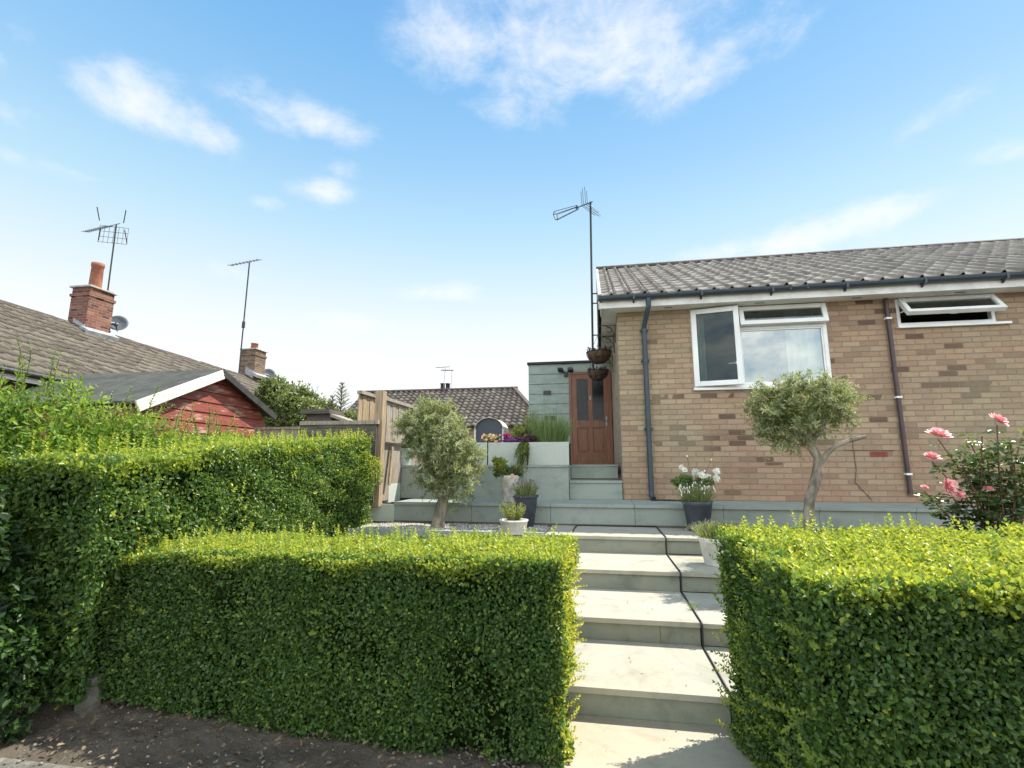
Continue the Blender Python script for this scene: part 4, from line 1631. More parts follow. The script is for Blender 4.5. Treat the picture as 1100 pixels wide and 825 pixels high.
def chimney(y0, y1, x0, x1, zt, zb, m1, m2, pot_r, pot_h, label):
    mb = MB()
    mb.box(x0, x1, y0, y1, zb, zt - .26)
    mb.box(x0 - .03, x1 + .03, y0 - .03, y1 + .03, zt - .30, zt - .225)
    mb.box(x0 + .005, x1 - .005, y0 + .005, y1 - .005, zt - .226, zt - .05)
    ch = mb.build('chimney', m1, nb)
    ch.data.materials.append(MATS[m2])
    for p in ch.data.polygons:
        if abs(p.normal.x) > .7:
            p.material_index = 1
    if label:
        tag(ch, label)
    mb = MB()
    mb.box(x0 - .05, x1 + .05, y0 - .05, y1 + .05, zt - .05, zt)
    mb.build('cap', 'concrete', ch, bevel=.012)
    mb = MB()
    mb.lathe(((x0 + x1) / 2, (y0 + y1) / 2, zt), [(pot_r * 1.02, 0), (pot_r, pot_h * .2), (pot_r * .93, pot_h * .85), (pot_r * 1.04, pot_h * .88), (pot_r * 1.04, pot_h), (pot_r * .8, pot_h), (pot_r * .75, .02)], 20)
    mb.build('chimney_pot', 'terracotta', ch)
    mb = MB()
    sl = (RZ2 - EZ2) / (RX - EX)
    zf = RZ2 + (x1 - RX) * sl
    mb.obox((x1 + .09, (y0 + y1) / 2, zf - .02), Vector((.13, 0, .13 * sl)), (0, (y1 - y0) / 2 + .1, 0), (.02, 0, .05))
    for (ya, yb) in ((y0 - .03, y0 - .002), (y1 + .002, y1 + .03)):
        n = 5
        for k in range(n):
            xa = x1 - (x1 - RX) * k / n
            xb = x1 - (x1 - RX) * (k + 1) / n
            zz = RZ2 + (xa - RX) * sl
            mb.box(xb, xa, ya, yb, zz - .15, zz + .16)
    mb.build('flashing', 'lead', ch)
    return ch


chimney(10.73, 11.43, -14.22, -13.62, 6.28, 4.2, 'red_brick', 'red_brick_side', .15, .78, 'red brick chimney with a tall terracotta pot')
chimney(17.46, 18.10, -14.28, -13.62, 6.10, 4.2, 'brown_brick', 'brown_brick_side', .14, .28, 'brown brick chimney with a short pot, farther along the ridge')


def dish(c, r, facing, label, arm_to):
    t = thing('satellite_dish', c, label, 'satellite dish', 'satellite dishes')
    c, f = Vector(c), Vector(facing).normalized()
    a = f.orthogonal().normalized()
    b = f.cross(a)
    mb = MB()
    n = 20
    vs, fs = [c], []
    for i in range(1, 5):
        for k in range(n):
            q = 2 * PI * k / n
            rr = r * i / 4
            vs.append(c + (a * math.cos(q) + b * math.sin(q)) * rr + f * (.22 * r * (i / 4) ** 2))
    for k in range(n):
        fs.append((0, 1 + k, 1 + (k + 1) % n))
    for i in range(3):
        for k in range(n):
            fs.append((1 + i * n + k, 1 + (i + 1) * n + k, 1 + (i + 1) * n + (k + 1) % n, 1 + i * n + (k + 1) % n))
    mb.add(vs, fs, True)
    o = mb.build('reflector', 'dish_grey', t)
    md = o.modifiers.new('thick', 'SOLIDIFY')
    md.thickness = .012
    mb = MB()
    mb.tube([c - Vector((0, 0, r * .9)), c + f * r * 1.1 - Vector((0, 0, r * .75))], .014, 6)
    mb.ball(c + f * r * 1.1 - Vector((0, 0, r * .7)), .05, .05, .06)
    mb.build('receiver_arm', 'black_metal', t)
    mb = MB()
    mb.tube([c - f * .01, Vector(arm_to)], .022, 8)
    mb.build('mount', 'galvanised', t)


for o in nb.children:
    if not o.name.startswith('chimney'):
        for v in o.data.vertices:
            v.co.z -= .036 * (v.co.y - 9.0)
dish(at(127, 348, X=-13.7), .25, (.6, -.75, .3), 'grey dish mounted on the nearer red chimney', (-13.8, 11.435, 5.45))
dish(at(288.5, 403, X=-13.7), .28, (.6, -.75, .3), 'grey dish mounted on the farther brown chimney', (-13.8, 18.105, 5.2))

# ------------------------------------------------------------------ red timber shed
sh = thing('red_shed', (-7, 7.9, 1.0), 'weathered red timber shed with a white barge board', 'shed')
GX = -7.0
ap, el, er = (7.92, 3.10), (6.30, 2.30), (9.50, 2.42)
z = 1.0
n = 0
mb = MB()
while z < 3.05:
    z1_ = z + .19
    def span(zz):
        if zz < 2.2:
            return el[0] + .08, er[0] - .08
        t1 = (zz - el[1]) / (ap[1] - el[1])
        t2 = (zz - er[1]) / (ap[1] - er[1])
        return el[0] + .08 + (ap[0] - el[0] - .08) * max(0, t1), er[0] - .08 - (er[0] - .08 - ap[0]) * max(0, t2)
    a0, b0 = span(z)
    a1, b1 = span(min(z1_ - .012, 3.04))
    if b1 - a1 > .05:
        zz1 = z1_ - .012
        mb.add([(GX + .022, a0, z), (GX + .022, b0, z), (GX + .006, b1, zz1), (GX + .006, a1, zz1), (GX - .02, a0, z), (GX - .02, b0, z), (GX - .02, b1, zz1), (GX - .02, a1, zz1)],
               [(0, 1, 2, 3), (0, 4, 5, 1), (3, 2, 6, 7), (4, 7, 6, 5), (0, 3, 7, 4), (1, 5, 6, 2)])
    z = z1_
m, t, b = new_mat('red_worn')
co = obj_co(t)
st2 = t.vm('MULTIPLY', co, (1, 1.2, 5))
col = t.mix(t.rng(t.noise(st2, 3, 5, .6), .35, .65), (.26, .058, .034), (.17, .040, .027))
col = t.mix(t.rng(t.noise(t.vm('ADD', st2, (3, 1, 7)), 2.1, 5, .65), .52, .70, 0, .8), col, (.46, .30, .24))
t.put(b.inputs['Base Color'], col)
b.inputs['Roughness'].default_value = .6
mb.build('gable_boards', 'red_worn', sh)
mb = MB()
mb.box(-12.0, GX - .021, el[0] + .15, el[0] + .2, .9, 2.3)
mb.box(-12.0, GX - .021, er[0] - .2, er[0] - .15, .9, 2.35)
mb.prism([(el[0] + .12, .9), (er[0] - .12, .9), (er[0] - .12, er[1]), (ap[0], ap[1] - .1), (el[0] + .12, el[1])], 'x', GX - .08, GX - .03)
mb.build('walls', 'red_worn', sh)
for nm, p, q in (('roof_slope', el, ap), ('roof_slope', ap, er)):
    mb = MB()
    mb.prism([p, q, (q[0], q[1] + .05), (p[0], p[1] + .05)] if True else [], 'x', -12.2, GX + .20)
    mb.build(nm, 'roof_felt', sh, bevel=.006)
mb = MB()
mb.bar((GX + .19, el[0] - .03, el[1] - .045), (GX + .19, ap[0], ap[1] - .05), .03, .17)
mb.build('barge_board', 'worn_barge', sh, bevel=.004)
mb = MB()
mb.bar((GX + .19, ap[0] + .01, ap[1] - .03), (GX + .19, er[0] + .03, er[1] - .03), .03, .11)
mb.build('barge_board', 'dark_barge', sh, bevel=.004)

# ------------------------------------------------------------------ far house beyond the garden
fh = thing('far_house', (-7, 25, 1.3), 'distant house showing only its dark hipped tiled roof', 'house')
FE, FR, FZ0, FZ1 = 21.8, 25.0, 3.15, 5.36
V, F, T = tiles((-12.6, FE, FZ0), (1, 0, 0), Vector((0, FR - FE, FZ1 - FZ0)).normalized(), 9.8, Vector((0, FR - FE, FZ1 - FZ0)).length, .30, .30,
                lambda u: .035 * math.sin(u * 2 * PI), .045, 21, 6)
# cut the hip: keep tiles left of the hip line
cen = V[F].mean(1)
tt = (cen[:, 1] - FE) / (FR - FE)
keep = cen[:, 0] < (-2.85 - 1.35 * np.clip((tt - .35) / .65, 0, 1) * 1.0)
np_mesh('roof_tiles', V, F[keep], T[keep], 'dark_tiles', fh)
mb = MB()
mb.add([(-12.6, FE, FZ0 - .03), (-2.9, FE, FZ0 - .03), (-2.9, FE + 1.12, FZ0 + .74), (-4.25, FR, FZ1 - .03), (-12.6, FR, FZ1 - .03), (-2.9, FR + 3, FZ0), (-12.6, FR + 3, FZ0)],
       [(0, 1, 2, 3, 4), (1, 5, 2), (2, 5, 3), (4, 3, 5, 6), (0, 4, 6), (0, 6, 5, 1)])
mb.build('roof_deck', 'roof_felt', fh)
mb = MB()
x = -12.6
while x < -4.3:
    mb.prism([(FR - .12, FZ1 - .02), (FR - .08, FZ1 + .06), (FR, FZ1 + .09), (FR + .08, FZ1 + .06), (FR + .12, FZ1 - .02)], 'x', x + .006, x + .44)
    x += .45
pa, pb_ = Vector((-4.25, FR, FZ1 + .03)), Vector((-2.95, FE + 1.1, FZ0 + .8))
mb.bar(pa, pb_, .2, .1)
mb.build('ridge_tiles', 'dark_tiles', fh)
mb = MB()
mb.box(-12.3, -3.1, FE + .3, FR + 2.7, 1.2, FZ0 - .03)
mb.build('wall', 'buff_brick', fh)
for px in (475.5, 481):
    mb = MB()
    c = at(px, 417, Y=25.1)
    mb.lathe(c - Vector((0, 0, .1)), [(.12, 0), (.11, .30), (.13, .32), (.13, .36), (.09, .36)], 12)
    mb.build('chimney_pot', 'black_metal', fh)

# dark arched hood of a garden seat on the patio
ar = thing('garden_arbour', (-2.7, 12, 1.35), 'dark arched hood with pale slatted sides beyond the patio flowers', 'garden seat')
mb = MB()
arc = [(-.37 * math.cos(PI * k / 10), .30 * math.sin(PI * k / 10)) for k in range(11)]
zc = 2.27
for dy in (0,):
    outer = [(-2.68 + x, zc + z) for x, z in arc]
    inner = [(-2.68 + x * .97, zc + z * .96) for x, z in reversed(arc)]
    mb.prism(outer + inner, 'y', 12.0, 12.75)
mb.build('arched_roof', 'cream_paint', ar)
mb = MB()
mb.prism([(-2.68 + x * .955, zc + z * .94) for x, z in arc] + [(-2.33, 1.4), (-3.03, 1.4)], 'y', 12.06, 12.10)
mb.build('dark_cover', 'hood_dark', ar)
mb = MB()
for k in range(6):
    for xa in (-2.345, -3.06):
        mb = MB()
        mb.box(xa, xa + .045, 12.02 + .13 * k, 12.08 + .13 * k, 1.36, 2.28)
        mb.build('side_slat', 'cream_paint', ar)

# ------------------------------------------------------------------ fences, posts, small timber
FX = -2.95
fp = thing('boundary_fence', (FX, 6.4, .9), 'stepped timber boundary fence with a tall square post', 'fence')
mb = MB()
mb.box(FX - .06, FX + .055, 6.30, 6.415, .84, 2.40)
mb.build('post', 'oak_fence', fp, bevel=.006)
for (ya, yb, za, zb, top, FX) in ((6.43, 8.10, 1.78, 2.28, 2.33, -2.95), (6.30, 6.82, 1.2, 2.36, 2.41, -3.25)):
    mb = MB()
    y = ya
    i = 0
    while y < yb - .02:
        w = min(.105, yb - y)
        mb.box(FX - .012 + .008 * (i % 2), FX + .004 + .008 * (i % 2), y + .002, y + w, za, zb + random.uniform(-.004, .004))
        y += .107
        i += 1
    mb.build('panel_boards', 'grey_fence' if FX > -3 else 'oak_fence', fp)
    mb = MB()
    mb.box(FX - .035, FX + .045, ya, yb, top - .048, top)
    mb.build('capping_rail', 'grey_fence', fp, bevel=.004)
FX = -2.95
mb = MB()
mb.box(FX - .03, FX + .06, 6.42, 8.1, 1.70, 1.775)
mb.build('lower_rail', 'grey_fence', fp, bevel=.004)
mb = MB()
y = 6.42
while y < 8.1:
    mb.box(FX - .02, FX + .0, y + .002, y + .13, .9, 1.69)
    y += .133
mb.build('lower_boards', 'grey_fence', fp)

lf = thing('low_fence', (-3.5, 6.5, 1.0), 'dark low timber fence running left from the tall post', 'fence')
mb = MB()
x = -4.05
while x < -2.95:
    mb.box(x, min(x + .12, -2.93), 6.24, 6.26, .9, 1.93)
    x += .123
mb.build('boards', 'dark_fence', lf)
mb = MB()
mb.box(-4.08, -2.92, 6.22, 6.29, 1.932, 1.985)
mb.build('rail', 'grey_fence', lf, bevel=.004)

bs = thing('flat_roofed_store', (-5.5, 9, 1.2), 'small dark store with flat overhanging cap behind the hedge', 'shed')
mb = MB()
mb.box(-5.78, -5.25, 9.05, 9.7, 1.2, 2.40)
mb.build('body', 'dark_fence', bs)
mb = MB()
mb.box(-5.87, -5.24, 8.95, 9.8, 2.40, 2.49)
mb.build('flat_cap', 'dark_fence', bs, bevel=.006)
mb = MB()
mb.prism([(-5.24, 2.40), (-4.85, 2.26), (-4.85, 2.20), (-5.24, 2.34)], 'y', 9.0, 9.7)
mb.build('lean_to', 'grey_fence', bs)
lf2 = thing('plank_fence', (-6.2, 9, 1.2), 'grey plank fence between the red shed and the flat store', 'fence')
mb = MB()
for k in range(5):
    mb.box(-6.9, -5.9, 9.02, 9.05, 1.2 + .18 * k, 1.375 + .18 * k)
mb.build('planks', 'grey_fence', lf2)
mb = MB()
mb.box(-6.92, -5.88, 9.0, 9.07, 2.10, 2.15)
mb.build('rail', 'grey_fence', lf2)

mb = MB()
a, b = at(418, 521, X=-2.89), at(421.5, 480, X=-2.91)
mb.bar(a, b, .06, .025, up=(1, 0, 0))
tag(mb.build('timber_plank', 'oak_fence', bevel=.004), 'short pale plank leaning on the fence by the green pot', 'plank')

mb = MB()
mb.prism([(-2.88, 2.50), (-2.80, 2.49), (-2.79, 2.58), (-2.87, 2.59)], 'z', 0.0, .22)
tag(mb.build('stone_post', 'dark_stone', bevel=.012), 'stumpy grey stone post in the soil by the left hedge', 'post')

# ------------------------------------------------------------------ hedges
def map_left(P):
    # u along from the left end, v from the front, w up; the top dips slightly to the left
    x = -2.92 + P[:, 0]
    y = 2.56 + P[:, 1] + .03 * np.sin(P[:, 0] * 2.1)
    tilt = .93 - .05 * (1 - P[:, 0] / 2.75)
    gz = .10 * np.clip((-1.9 - x) / 1.0, 0, 1)
    z = gz + P[:, 2] * (tilt - gz) / .93
    return np.stack([x, y, z], 1)


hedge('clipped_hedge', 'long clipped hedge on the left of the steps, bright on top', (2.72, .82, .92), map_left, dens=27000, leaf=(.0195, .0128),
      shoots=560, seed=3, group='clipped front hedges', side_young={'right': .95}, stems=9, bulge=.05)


def map_right(P):
    x = .70 + P[:, 0] - .05 * P[:, 1]
    y = 1.93 + P[:, 1] + .085 * P[:, 0]
    z = P[:, 2] * (1.0 + .055 * P[:, 1] / 1.1)
    return np.stack([x, y, z], 1)


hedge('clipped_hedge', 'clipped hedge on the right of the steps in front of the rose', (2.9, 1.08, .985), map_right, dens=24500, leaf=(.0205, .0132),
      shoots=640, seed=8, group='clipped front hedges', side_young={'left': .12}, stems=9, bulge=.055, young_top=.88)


def map_boundary(P):
    # u runs away from the camera along the boundary; front (v=0) faces the garden (+X), its near end faces the camera
    y = 2.38 + P[:, 0]
    x = -2.76 - .045 * P[:, 0] - P[:, 1]
    top = 1.42 + .087 * P[:, 0]
    gz = .12 + .16 * np.clip(P[:, 0] - .9, 0, 3.2)
    z = gz + P[:, 2] * (top - gz)
    return np.stack([x, y, z], 1)


hedge('boundary_hedge', 'tall hedge along the left boundary running back to the fence post', (3.68, 1.5, 1.0), map_boundary, dens=15500, leaf=(.026, .0165),
      shoots=420, seed=14, stems=8, bulge=.06, young_top=.80, faces=('front', 'top', 'left', 'right'), side_young={'right': .3, 'front': .22})

# the looser shrub at the far end of the boundary hedge
root = thing('privet_shrub', (-3.1, 6.0, .7), 'bright yellow green shrub at the end of the boundary hedge by the fence post', 'shrub')
lv = Leaves()
bush(lv, (-3.14, 6.02, 1.22), (.33, .36, .66), 15000, (.03, .018), (.45, .85), 3, clumps=40, fill=.85)
bush(lv, (-3.05, 6.02, .85), (.20, .30, .40), 7000, (.03, .018), (.4, .7), 4, clumps=16, fill=.8)
tw_ = MB()
pts = []
for i in range(40):
    a = np.array([-3.16 + rng.uniform(-.25, .25), 6.0 + rng.uniform(-.25, .25), 1.70])
    pts.append((a, a + [rng.normal(0, .04), rng.normal(0, .04), rng.uniform(.05, .16)]))
shoots(lv, tw_, pts, (.03, .016), (.75, .95), 2)
lv.build('leaves', 'privet_leaf', root)
tw_.tube([(-3.1, 6.0, .4), (-3.1, 6.0, .9), (-3.15, 6.0, 1.4)], [.02, .015, .008], 6)
tw_.build('stems', 'bark_brown', root)

# shaggy laurel-like shrub behind the boundary hedge, with tall sprouts
root = thing('shaggy_shrub', (-4.1, 3.2, .5), 'tall shaggy bright green shrub rising behind the left boundary hedge', 'shrub')
lv = Leaves()
tw_ = MB()
for i, (x, y, z, rx, ry, rz) in enumerate(((-3.95, 2.1, 1.45, .5, .6, .56), (-3.95, 2.9, 1.50, .5, .6, .54), (-4.0, 3.55, 1.44, .5, .55, .42), (-4.1, 4.4, 1.40, .5, .6, .34), (-4.3, 5.3, 1.5, .5, .6, .28))):
    bush(lv, (x, y, z), (rx, ry, rz), 10500, (.040, .016), (.6, .95), 20 + i, clumps=46, fill=.85)
pts = []
for i in range(85):
    y = rng.uniform(1.6, 4.6)
    a = np.array([-3.9 + rng.uniform(-.4, .35), y, 1.80 - .10 * max(0, y - 2.6) + rng.uniform(-.1, .08)])
    h = rng.uniform(.12, .40) * (1.15 if y < 3 else .75)
    pts.append((a, a + [rng.normal(0, .06), rng.normal(0, .06), h]))
shoots(lv, tw_, pts, (.042, .014), (.7, 1.0), 5, gap=.022)
lv.build('leaves', 'laurel_leaf', root)
for i in range(9):
    y = 1.8 + i * .42
    tw_.tube([(-4.0, y, .2), (-3.98, y + .1, .8), (-3.95 + rng.uniform(-.2, .2), y + .1, 1.5)], [.025, .018, .008], 6)
tw_.build('stems', 'bark_brown', root)

# dark large-leaved shrub in the near left corner
root = thing('laurel_shrub', (-3.0, 1.6, .0), 'dark large leaved shrub at the left edge in front of the boundary hedge', 'shrub')
lv = Leaves()
bush(lv, (-3.30, 2.15, .66), (.36, .20, .60), 6500, (.045, .022), (.0, .4), 31, clumps=30, fill=.9, up=-.1)
bush(lv, (-3.02, 2.26, .42), (.24, .16, .36), 2600, (.04, .02), (.0, .4), 32, clumps=18, fill=.9, up=-.1)
lv.build('leaves', 'laurel_leaf', root)
tw_ = MB()
for i in range(5):
    tw_.tube([(-3.34 + .08 * i, 2.26, -.03), (-3.33 + .08 * i, 2.26, .2), (-3.32 + .07 * i, 2.26, .4)], [.015, .011, .006], 6)
tw_.build('stems', 'bark_brown', root)


# ------------------------------------------------------------------ trees
def olive(name, label, trunk, crown_c, crown_r, n_twigs, seed, limbs, leaf=(.046, .0115), stub=None, lobes=None, outl=1.0):
    r_ = np.random.default_rng(seed)
    t = thing(name, trunk[0][0], label, 'olive tree', 'olive trees')
    mb = MB()
    mb.tube([p for p, r in trunk], [r for p, r in trunk], 12)
    for pts in limbs:
        mb.tube([p for p, r in pts], [r for p, r in pts], 8)
    me = mb
    # knobbly bark
    vs = np.array(me.v)
    nz = lump(vs, seed, 16) * .010 + lump(vs, seed + 1, 45) * .004
    cdir = r_.normal(size=vs.shape) * .0015
    axis = np.array([np.array(p) for p, r in trunk])
    near = vs - np.array([axis[np.argmin(np.abs(axis[:, 2] - v[2]))] for v in vs])
    near[:, 2] = 0
    me.v = [tuple(v) for v in vs + unit(near) * nz[:, None] + cdir]
    me.build('trunk', 'bark_olive', t)
    if stub:
        b_ = MB()
        b_.tube([p for p, r in stub], [r for p, r in stub], 8)
        b_.build('pruned_limb', 'bark_olive', t)
    lv, tw_ = Leaves(), MB()
    lobes = lobes or [(crown_c, crown_r, 1.0)]
    wts = np.array([l[2] for l in lobes])
    for i in range(n_twigs):
        c, rr, w = lobes[r_.choice(len(lobes), p=wts / wts.sum())]
        c, rr = np.array(c), np.array(rr)
        d = unit(r_.normal(size=3))
        q = r_.uniform(.35, 1.0) ** .6
        p = c + d * rr * q
        dr = unit(d * .8 + r_.normal(0, .55, 3) + np.array([0, 0, .15]))
        ln = r_.uniform(.08, .19) * outl
        ns = int(ln / .0105)
        tt = np.linspace(0, 1, ns)
        sag = r_.uniform(-.25, .12)
        ps = p + dr * (tt * ln)[:, None] + np.array([0, 0, 1.]) * (sag * ln * tt ** 2)[:, None]
        if i % 4 == 0:
            tw_.tube([tuple(ps[0]), tuple(ps[ns // 2]), tuple(ps[-1])], .0022, 4, cap=False)
        s1 = unit(np.cross(dr, r_.normal(size=3)))
        s2 = np.cross(dr, s1)
        ang = np.repeat(np.arange(ns) * 1.57, 2) + np.tile([0, PI], ns)
        q2 = s1 * np.cos(ang)[:, None] + s2 * np.sin(ang)[:, None]
        k = ns * 2
        sz = r_.uniform(.7, 1.2, k)
        base = r_.uniform(.15, .85)
        lv.add(np.repeat(ps, 2, 0), q2 * .9 + dr * .45 + r_.normal(0, .45, (k, 3)), np.tile(dr, (k, 1)) + r_.normal(0, .3, (k, 3)), leaf[0] * sz, leaf[1] * sz,
               base + r_.normal(0, .2, k))
    lv.build('crown', 'olive_leaf', t, fold=.12)
    tw_.build('twigs', 'bark_olive', t)
    return t


V3 = Vector
b0 = at(470, 567, Y=6.0)
olive('olive_tree', 'fuller olive tree in the gravel bed left of the steps',
      [(V3((b0.x, 6.0, .60)), .098), (V3((b0.x + .01, 6.0, .72)), .080), (V3((b0.x + .05, 6.0, .92)), .066), (V3((b0.x + .10, 6.0, 1.10)), .058), (V3((b0.x + .09, 6.0, 1.3)), .048), (V3((b0.x + .03, 6.0, 1.5)), .03)],
      None, None, 930, 5,
      [[(V3((b0.x + .09, 6.0, 1.10)), .034), (V3((b0.x - .12, 5.95, 1.35)), .024), (V3((b0.x - .32, 5.9, 1.6)), .012)],
       [(V3((b0.x + .10, 6.0, 1.12)), .034), (V3((b0.x + .28, 6.05, 1.35)), .022), (V3((b0.x + .36, 6.1, 1.6)), .011)],
       [(V3((b0.x + .06, 6.0, 1.2)), .034), (V3((b0.x + .02, 6.1, 1.6)), .022), (V3((b0.x - .02, 6.1, 2.0)), .010)]],
      lobes=[((-2.03, 6.0, 1.93), (.24, .26, .26), 1.2), ((-2.28, 5.95, 1.86), (.17, .22, .18), .8), ((-1.92, 6.0, 1.62), (.36, .32, .30), 2.2), ((-1.70, 6.0, 1.42), (.26, .26, .26), 1.0),
             ((-1.98, 5.95, 1.22), (.22, .22, .18), .55), ((-1.70, 6.0, 1.12), (.16, .18, .15), .3)], leaf=(.050, .0125))
b1 = at(868, 556, Y=5.1)
b1.z = .55
fk = at(878, 487, Y=5.1)
olive('olive_tree', 'olive tree with a bare curved trunk in front of the large window',
      [(V3((b1.x - .0, 5.1, .50)), .066), (V3((b1.x - .005, 5.1, .80)), .056), (V3((b1.x + .03, 5.1, 1.05)), .050), (V3((fk.x - .02, 5.1, 1.28)), .047), (V3((fk.x + .01, 5.1, 1.45)), .040), (V3((fk.x - .07, 5.1, 1.60)), .032), (V3((fk.x - .10, 5.1, 1.75)), .028)],
      None, None, 640, 17,
      [[(V3((fk.x - .06, 5.1, 1.58)), .030), (V3((fk.x - .3, 5.05, 1.78)), .018), (V3((fk.x - .48, 5.05, 1.95)), .010)],
       [(V3((fk.x - .06, 5.1, 1.58)), .030), (V3((fk.x + .12, 5.12, 1.8)), .018), (V3((fk.x + .25, 5.15, 2.0)), .010)],
       [(V3((fk.x - .07, 5.1, 1.6)), .030), (V3((fk.x - .08, 5.2, 1.85)), .018), (V3((fk.x - .1, 5.2, 2.1)), .010)]],
      stub=[(V3((fk.x + .01, 5.1, 1.40)), .030), (V3((fk.x + .07, 5.09, 1.48)), .025), (V3((fk.x + .15, 5.08, 1.56)), .021), (V3((fk.x + .24, 5.06, 1.60)), .020), (V3((fk.x + .40, 5.04, 1.645)), .016)],
      lobes=[((fk.x - .10, 5.1, 2.0), (.34, .30, .18), 2.0), ((fk.x - .36, 5.08, 1.94), (.17, .2, .16), .9), ((fk.x + .17, 5.12, 1.97), (.17, .2, .17), .9), ((fk.x - .20, 5.1, 1.74), (.22, .22, .15), .9), ((fk.x - .30, 5.1, 1.62), (.12, .14, .10), .25)], leaf=(.042, .012))
mb = MB()


def tree(name, label, base, h, crown, n, leaf, m, seed, tint=(.2, .8), clumps=40):
    t = thing(name, base, label, 'tree')
    b = Vector(base)
    mb = MB()
    mb.tube([b, b + Vector((.03, 0, h * .3)), b + Vector((0, .02, h * .75))], [.09, .065, .02], 8)
    for i in range(6):
        a = i * 1.1 + seed
        p = b + Vector((0, 0, h * (.25 + .07 * i)))
        mb.tube([p, p + Vector((math.cos(a) * .4, math.sin(a) * .4, .35)), p + Vector((math.cos(a) * .75, math.sin(a) * .75, .8))], [.035, .022, .008], 6)
    mb.build('trunk', 'bark_brown', t)
    lv = Leaves()
    for j, (c, r) in enumerate(crown):
        bush(lv, c, r, n // len(crown), leaf, tint, seed + j, clumps=clumps, fill=.95)
    lv.build('crown', m, t)


tree('bushy_tree', 'rounded bushy tree standing behind the red shed', (-8.4, 13, 1.2), 2.6,
     [((-8.9, 13, 2.7), (1.0, .9, 1.0)), ((-8.15, 13.2, 2.6), (.70, .8, .75)), ((-9.35, 13.1, 3.35), (.65, .6, .65)), ((-8.75, 13.1, 3.2), (.6, .6, .55))], 18000, (.10, .05), 'bush_leaf', 41, (.15, .7), 60)
tree('leafy_shrub_tree', 'lower leafy tree between the flat store and the fence', (-5.0, 9.8, 1.2), 1.3,
     [((-5.05, 9.8, 2.25), (.45, .4, .38)), ((-4.7, 9.9, 2.1), (.35, .35, .4))], 4200, (.07, .035), 'bush_leaf', 51, (.3, .9), 40)
for nm, px, top, w, lab in (('young_conifer', 367.5, 414, .30, 'taller pointed young conifer left of the fence post'), ('young_conifer', 357, 428, .13, 'shorter thin conifer shoot beside the taller young conifer')):
    tp = at(px, top, Y=10.2)
    root = thing(nm, (tp.x, 10.2, 1.25), lab, 'conifer', 'young conifers')
    tw_ = MB()
    tw_.tube([(tp.x, 10.2, 1.2), (tp.x, 10.2, tp.z)], [.03, .006], 6)
    lv = Leaves()
    z = tp.z
    i = 0
    pts = []
    while z > 2.0:
        f = (tp.z - z)
        ln = min(w, .05 + f * .42)
        for k in range(5):
            a = k * 1.257 + i * .7
            p = np.array([tp.x, 10.2, z])
            pts.append((p, p + [math.cos(a) * ln, math.sin(a) * ln, .05 + ln * .35]))
        z -= .085
        i += 1
    shoots(lv, tw_, pts, (.05, .016), (.2, .7), 3, gap=.025, r=.005)
    lv.build('foliage', 'bush_leaf', root)
    tw_.build('stem', 'bark_brown', root)
root = thing('spindly_shrub', (-6.7, 6.6, 1.0), 'spindly shrub with dry tips against the red shed wall', 'shrub')
lv, tw_ = Leaves(), MB()
pts = []
for i in range(36):
    a = np.array([-6.5 + rng.uniform(-.25, .25), 6.6 + rng.uniform(-.3, 1.6), 1.3])
    pts.append((a, a + [rng.normal(0, .08), rng.normal(0, .1), rng.uniform(.5, .95)]))
shoots(lv, tw_, pts, (.07, .028), (.4, .9), 7, gap=.04)
lv.build('leaves', 'bush_leaf', root)
tw_.build('stems', 'bark_brown', root)


# ------------------------------------------------------------------ pots and flowers
def pot_round(name, c, r_top, r_bot, h, m, label, rim=True, cat='potted plant'):
    t = thing(name, c, label, cat, 'potted plants')
    mb = MB()
    pr = [(.001, .0), (r_bot, .0), (r_bot * 1.01, .004), (r_top * .97, h * .86)]
    pr += [(r_top * 1.0, h * .87), (r_top * 1.01, h * .99), (r_top * .99, h), (r_top * .90, h), (r_top * .88, h * .9), (.001, h * .88)] if rim else [(r_top, h), (r_top * .92, h), (r_top * .9, h * .9), (.001, h * .88)]
    mb.lathe(c, pr, 32)
    mb.build('pot', m, t)
    mb = MB()
    c = Vector(c)
    mb.lathe(c, [(r_top * .91, h * .90), (.5 * r_top, h * .93), (.001, h * .94)], 20)
    mb.build('compost', 'soil', t)
    return t


# tall cream pot with climbing pelargonium
c = at(547.5, 540, Y=6.62)
c.z = .905
t = pot_round('flower_pot', c, .125, .085, .345, 'pot_cream', 'tall tapered cream pot with yellowing leaves and one pink bloom')
lv, tw_ = Leaves(), MB()
top = np.array(c) + [0, 0, .34]
bush(lv, top + [-.10, 0, .05], (.13, .12, .09), 420, (.05, .04), (.1, .5), 61, clumps=14)
bush(lv, top + [.07, .02, .04], (.12, .12, .09), 380, (.045, .03), (.0, .3), 62, clumps=12)
lv.build('leaves', 'herb_leaf', t)
lv2 = Leaves()
bush(lv2, top + [-.13, -.02, .14], (.11, .09, .12), 330, (.045, .035), (.4, .95), 63, clumps=10)
bush(lv2, top + [-.20, -.02, .22], (.05, .05, .06), 50, (.045, .035), (.4, .95), 64, clumps=5)
lv2.build('yellow_leaves', 'lime_leaf', t)
mb = MB()
for k in range(7):
    a = k * .9
    tw_.tube([tuple(top + [0, 0, -.03]), tuple(top + [math.cos(a) * .06, math.sin(a) * .05, .08]), tuple(top + [math.cos(a) * .13 - .05, math.sin(a) * .1, .17])], .004, 5)
tw_.build('stems', 'stem_green', t)
petals(mb, tuple(at(550.5, 511, Y=6.50)), .028, 8, (0, -.8, .6), 3, 3)
mb.build('bloom', 'petal_peach', t)

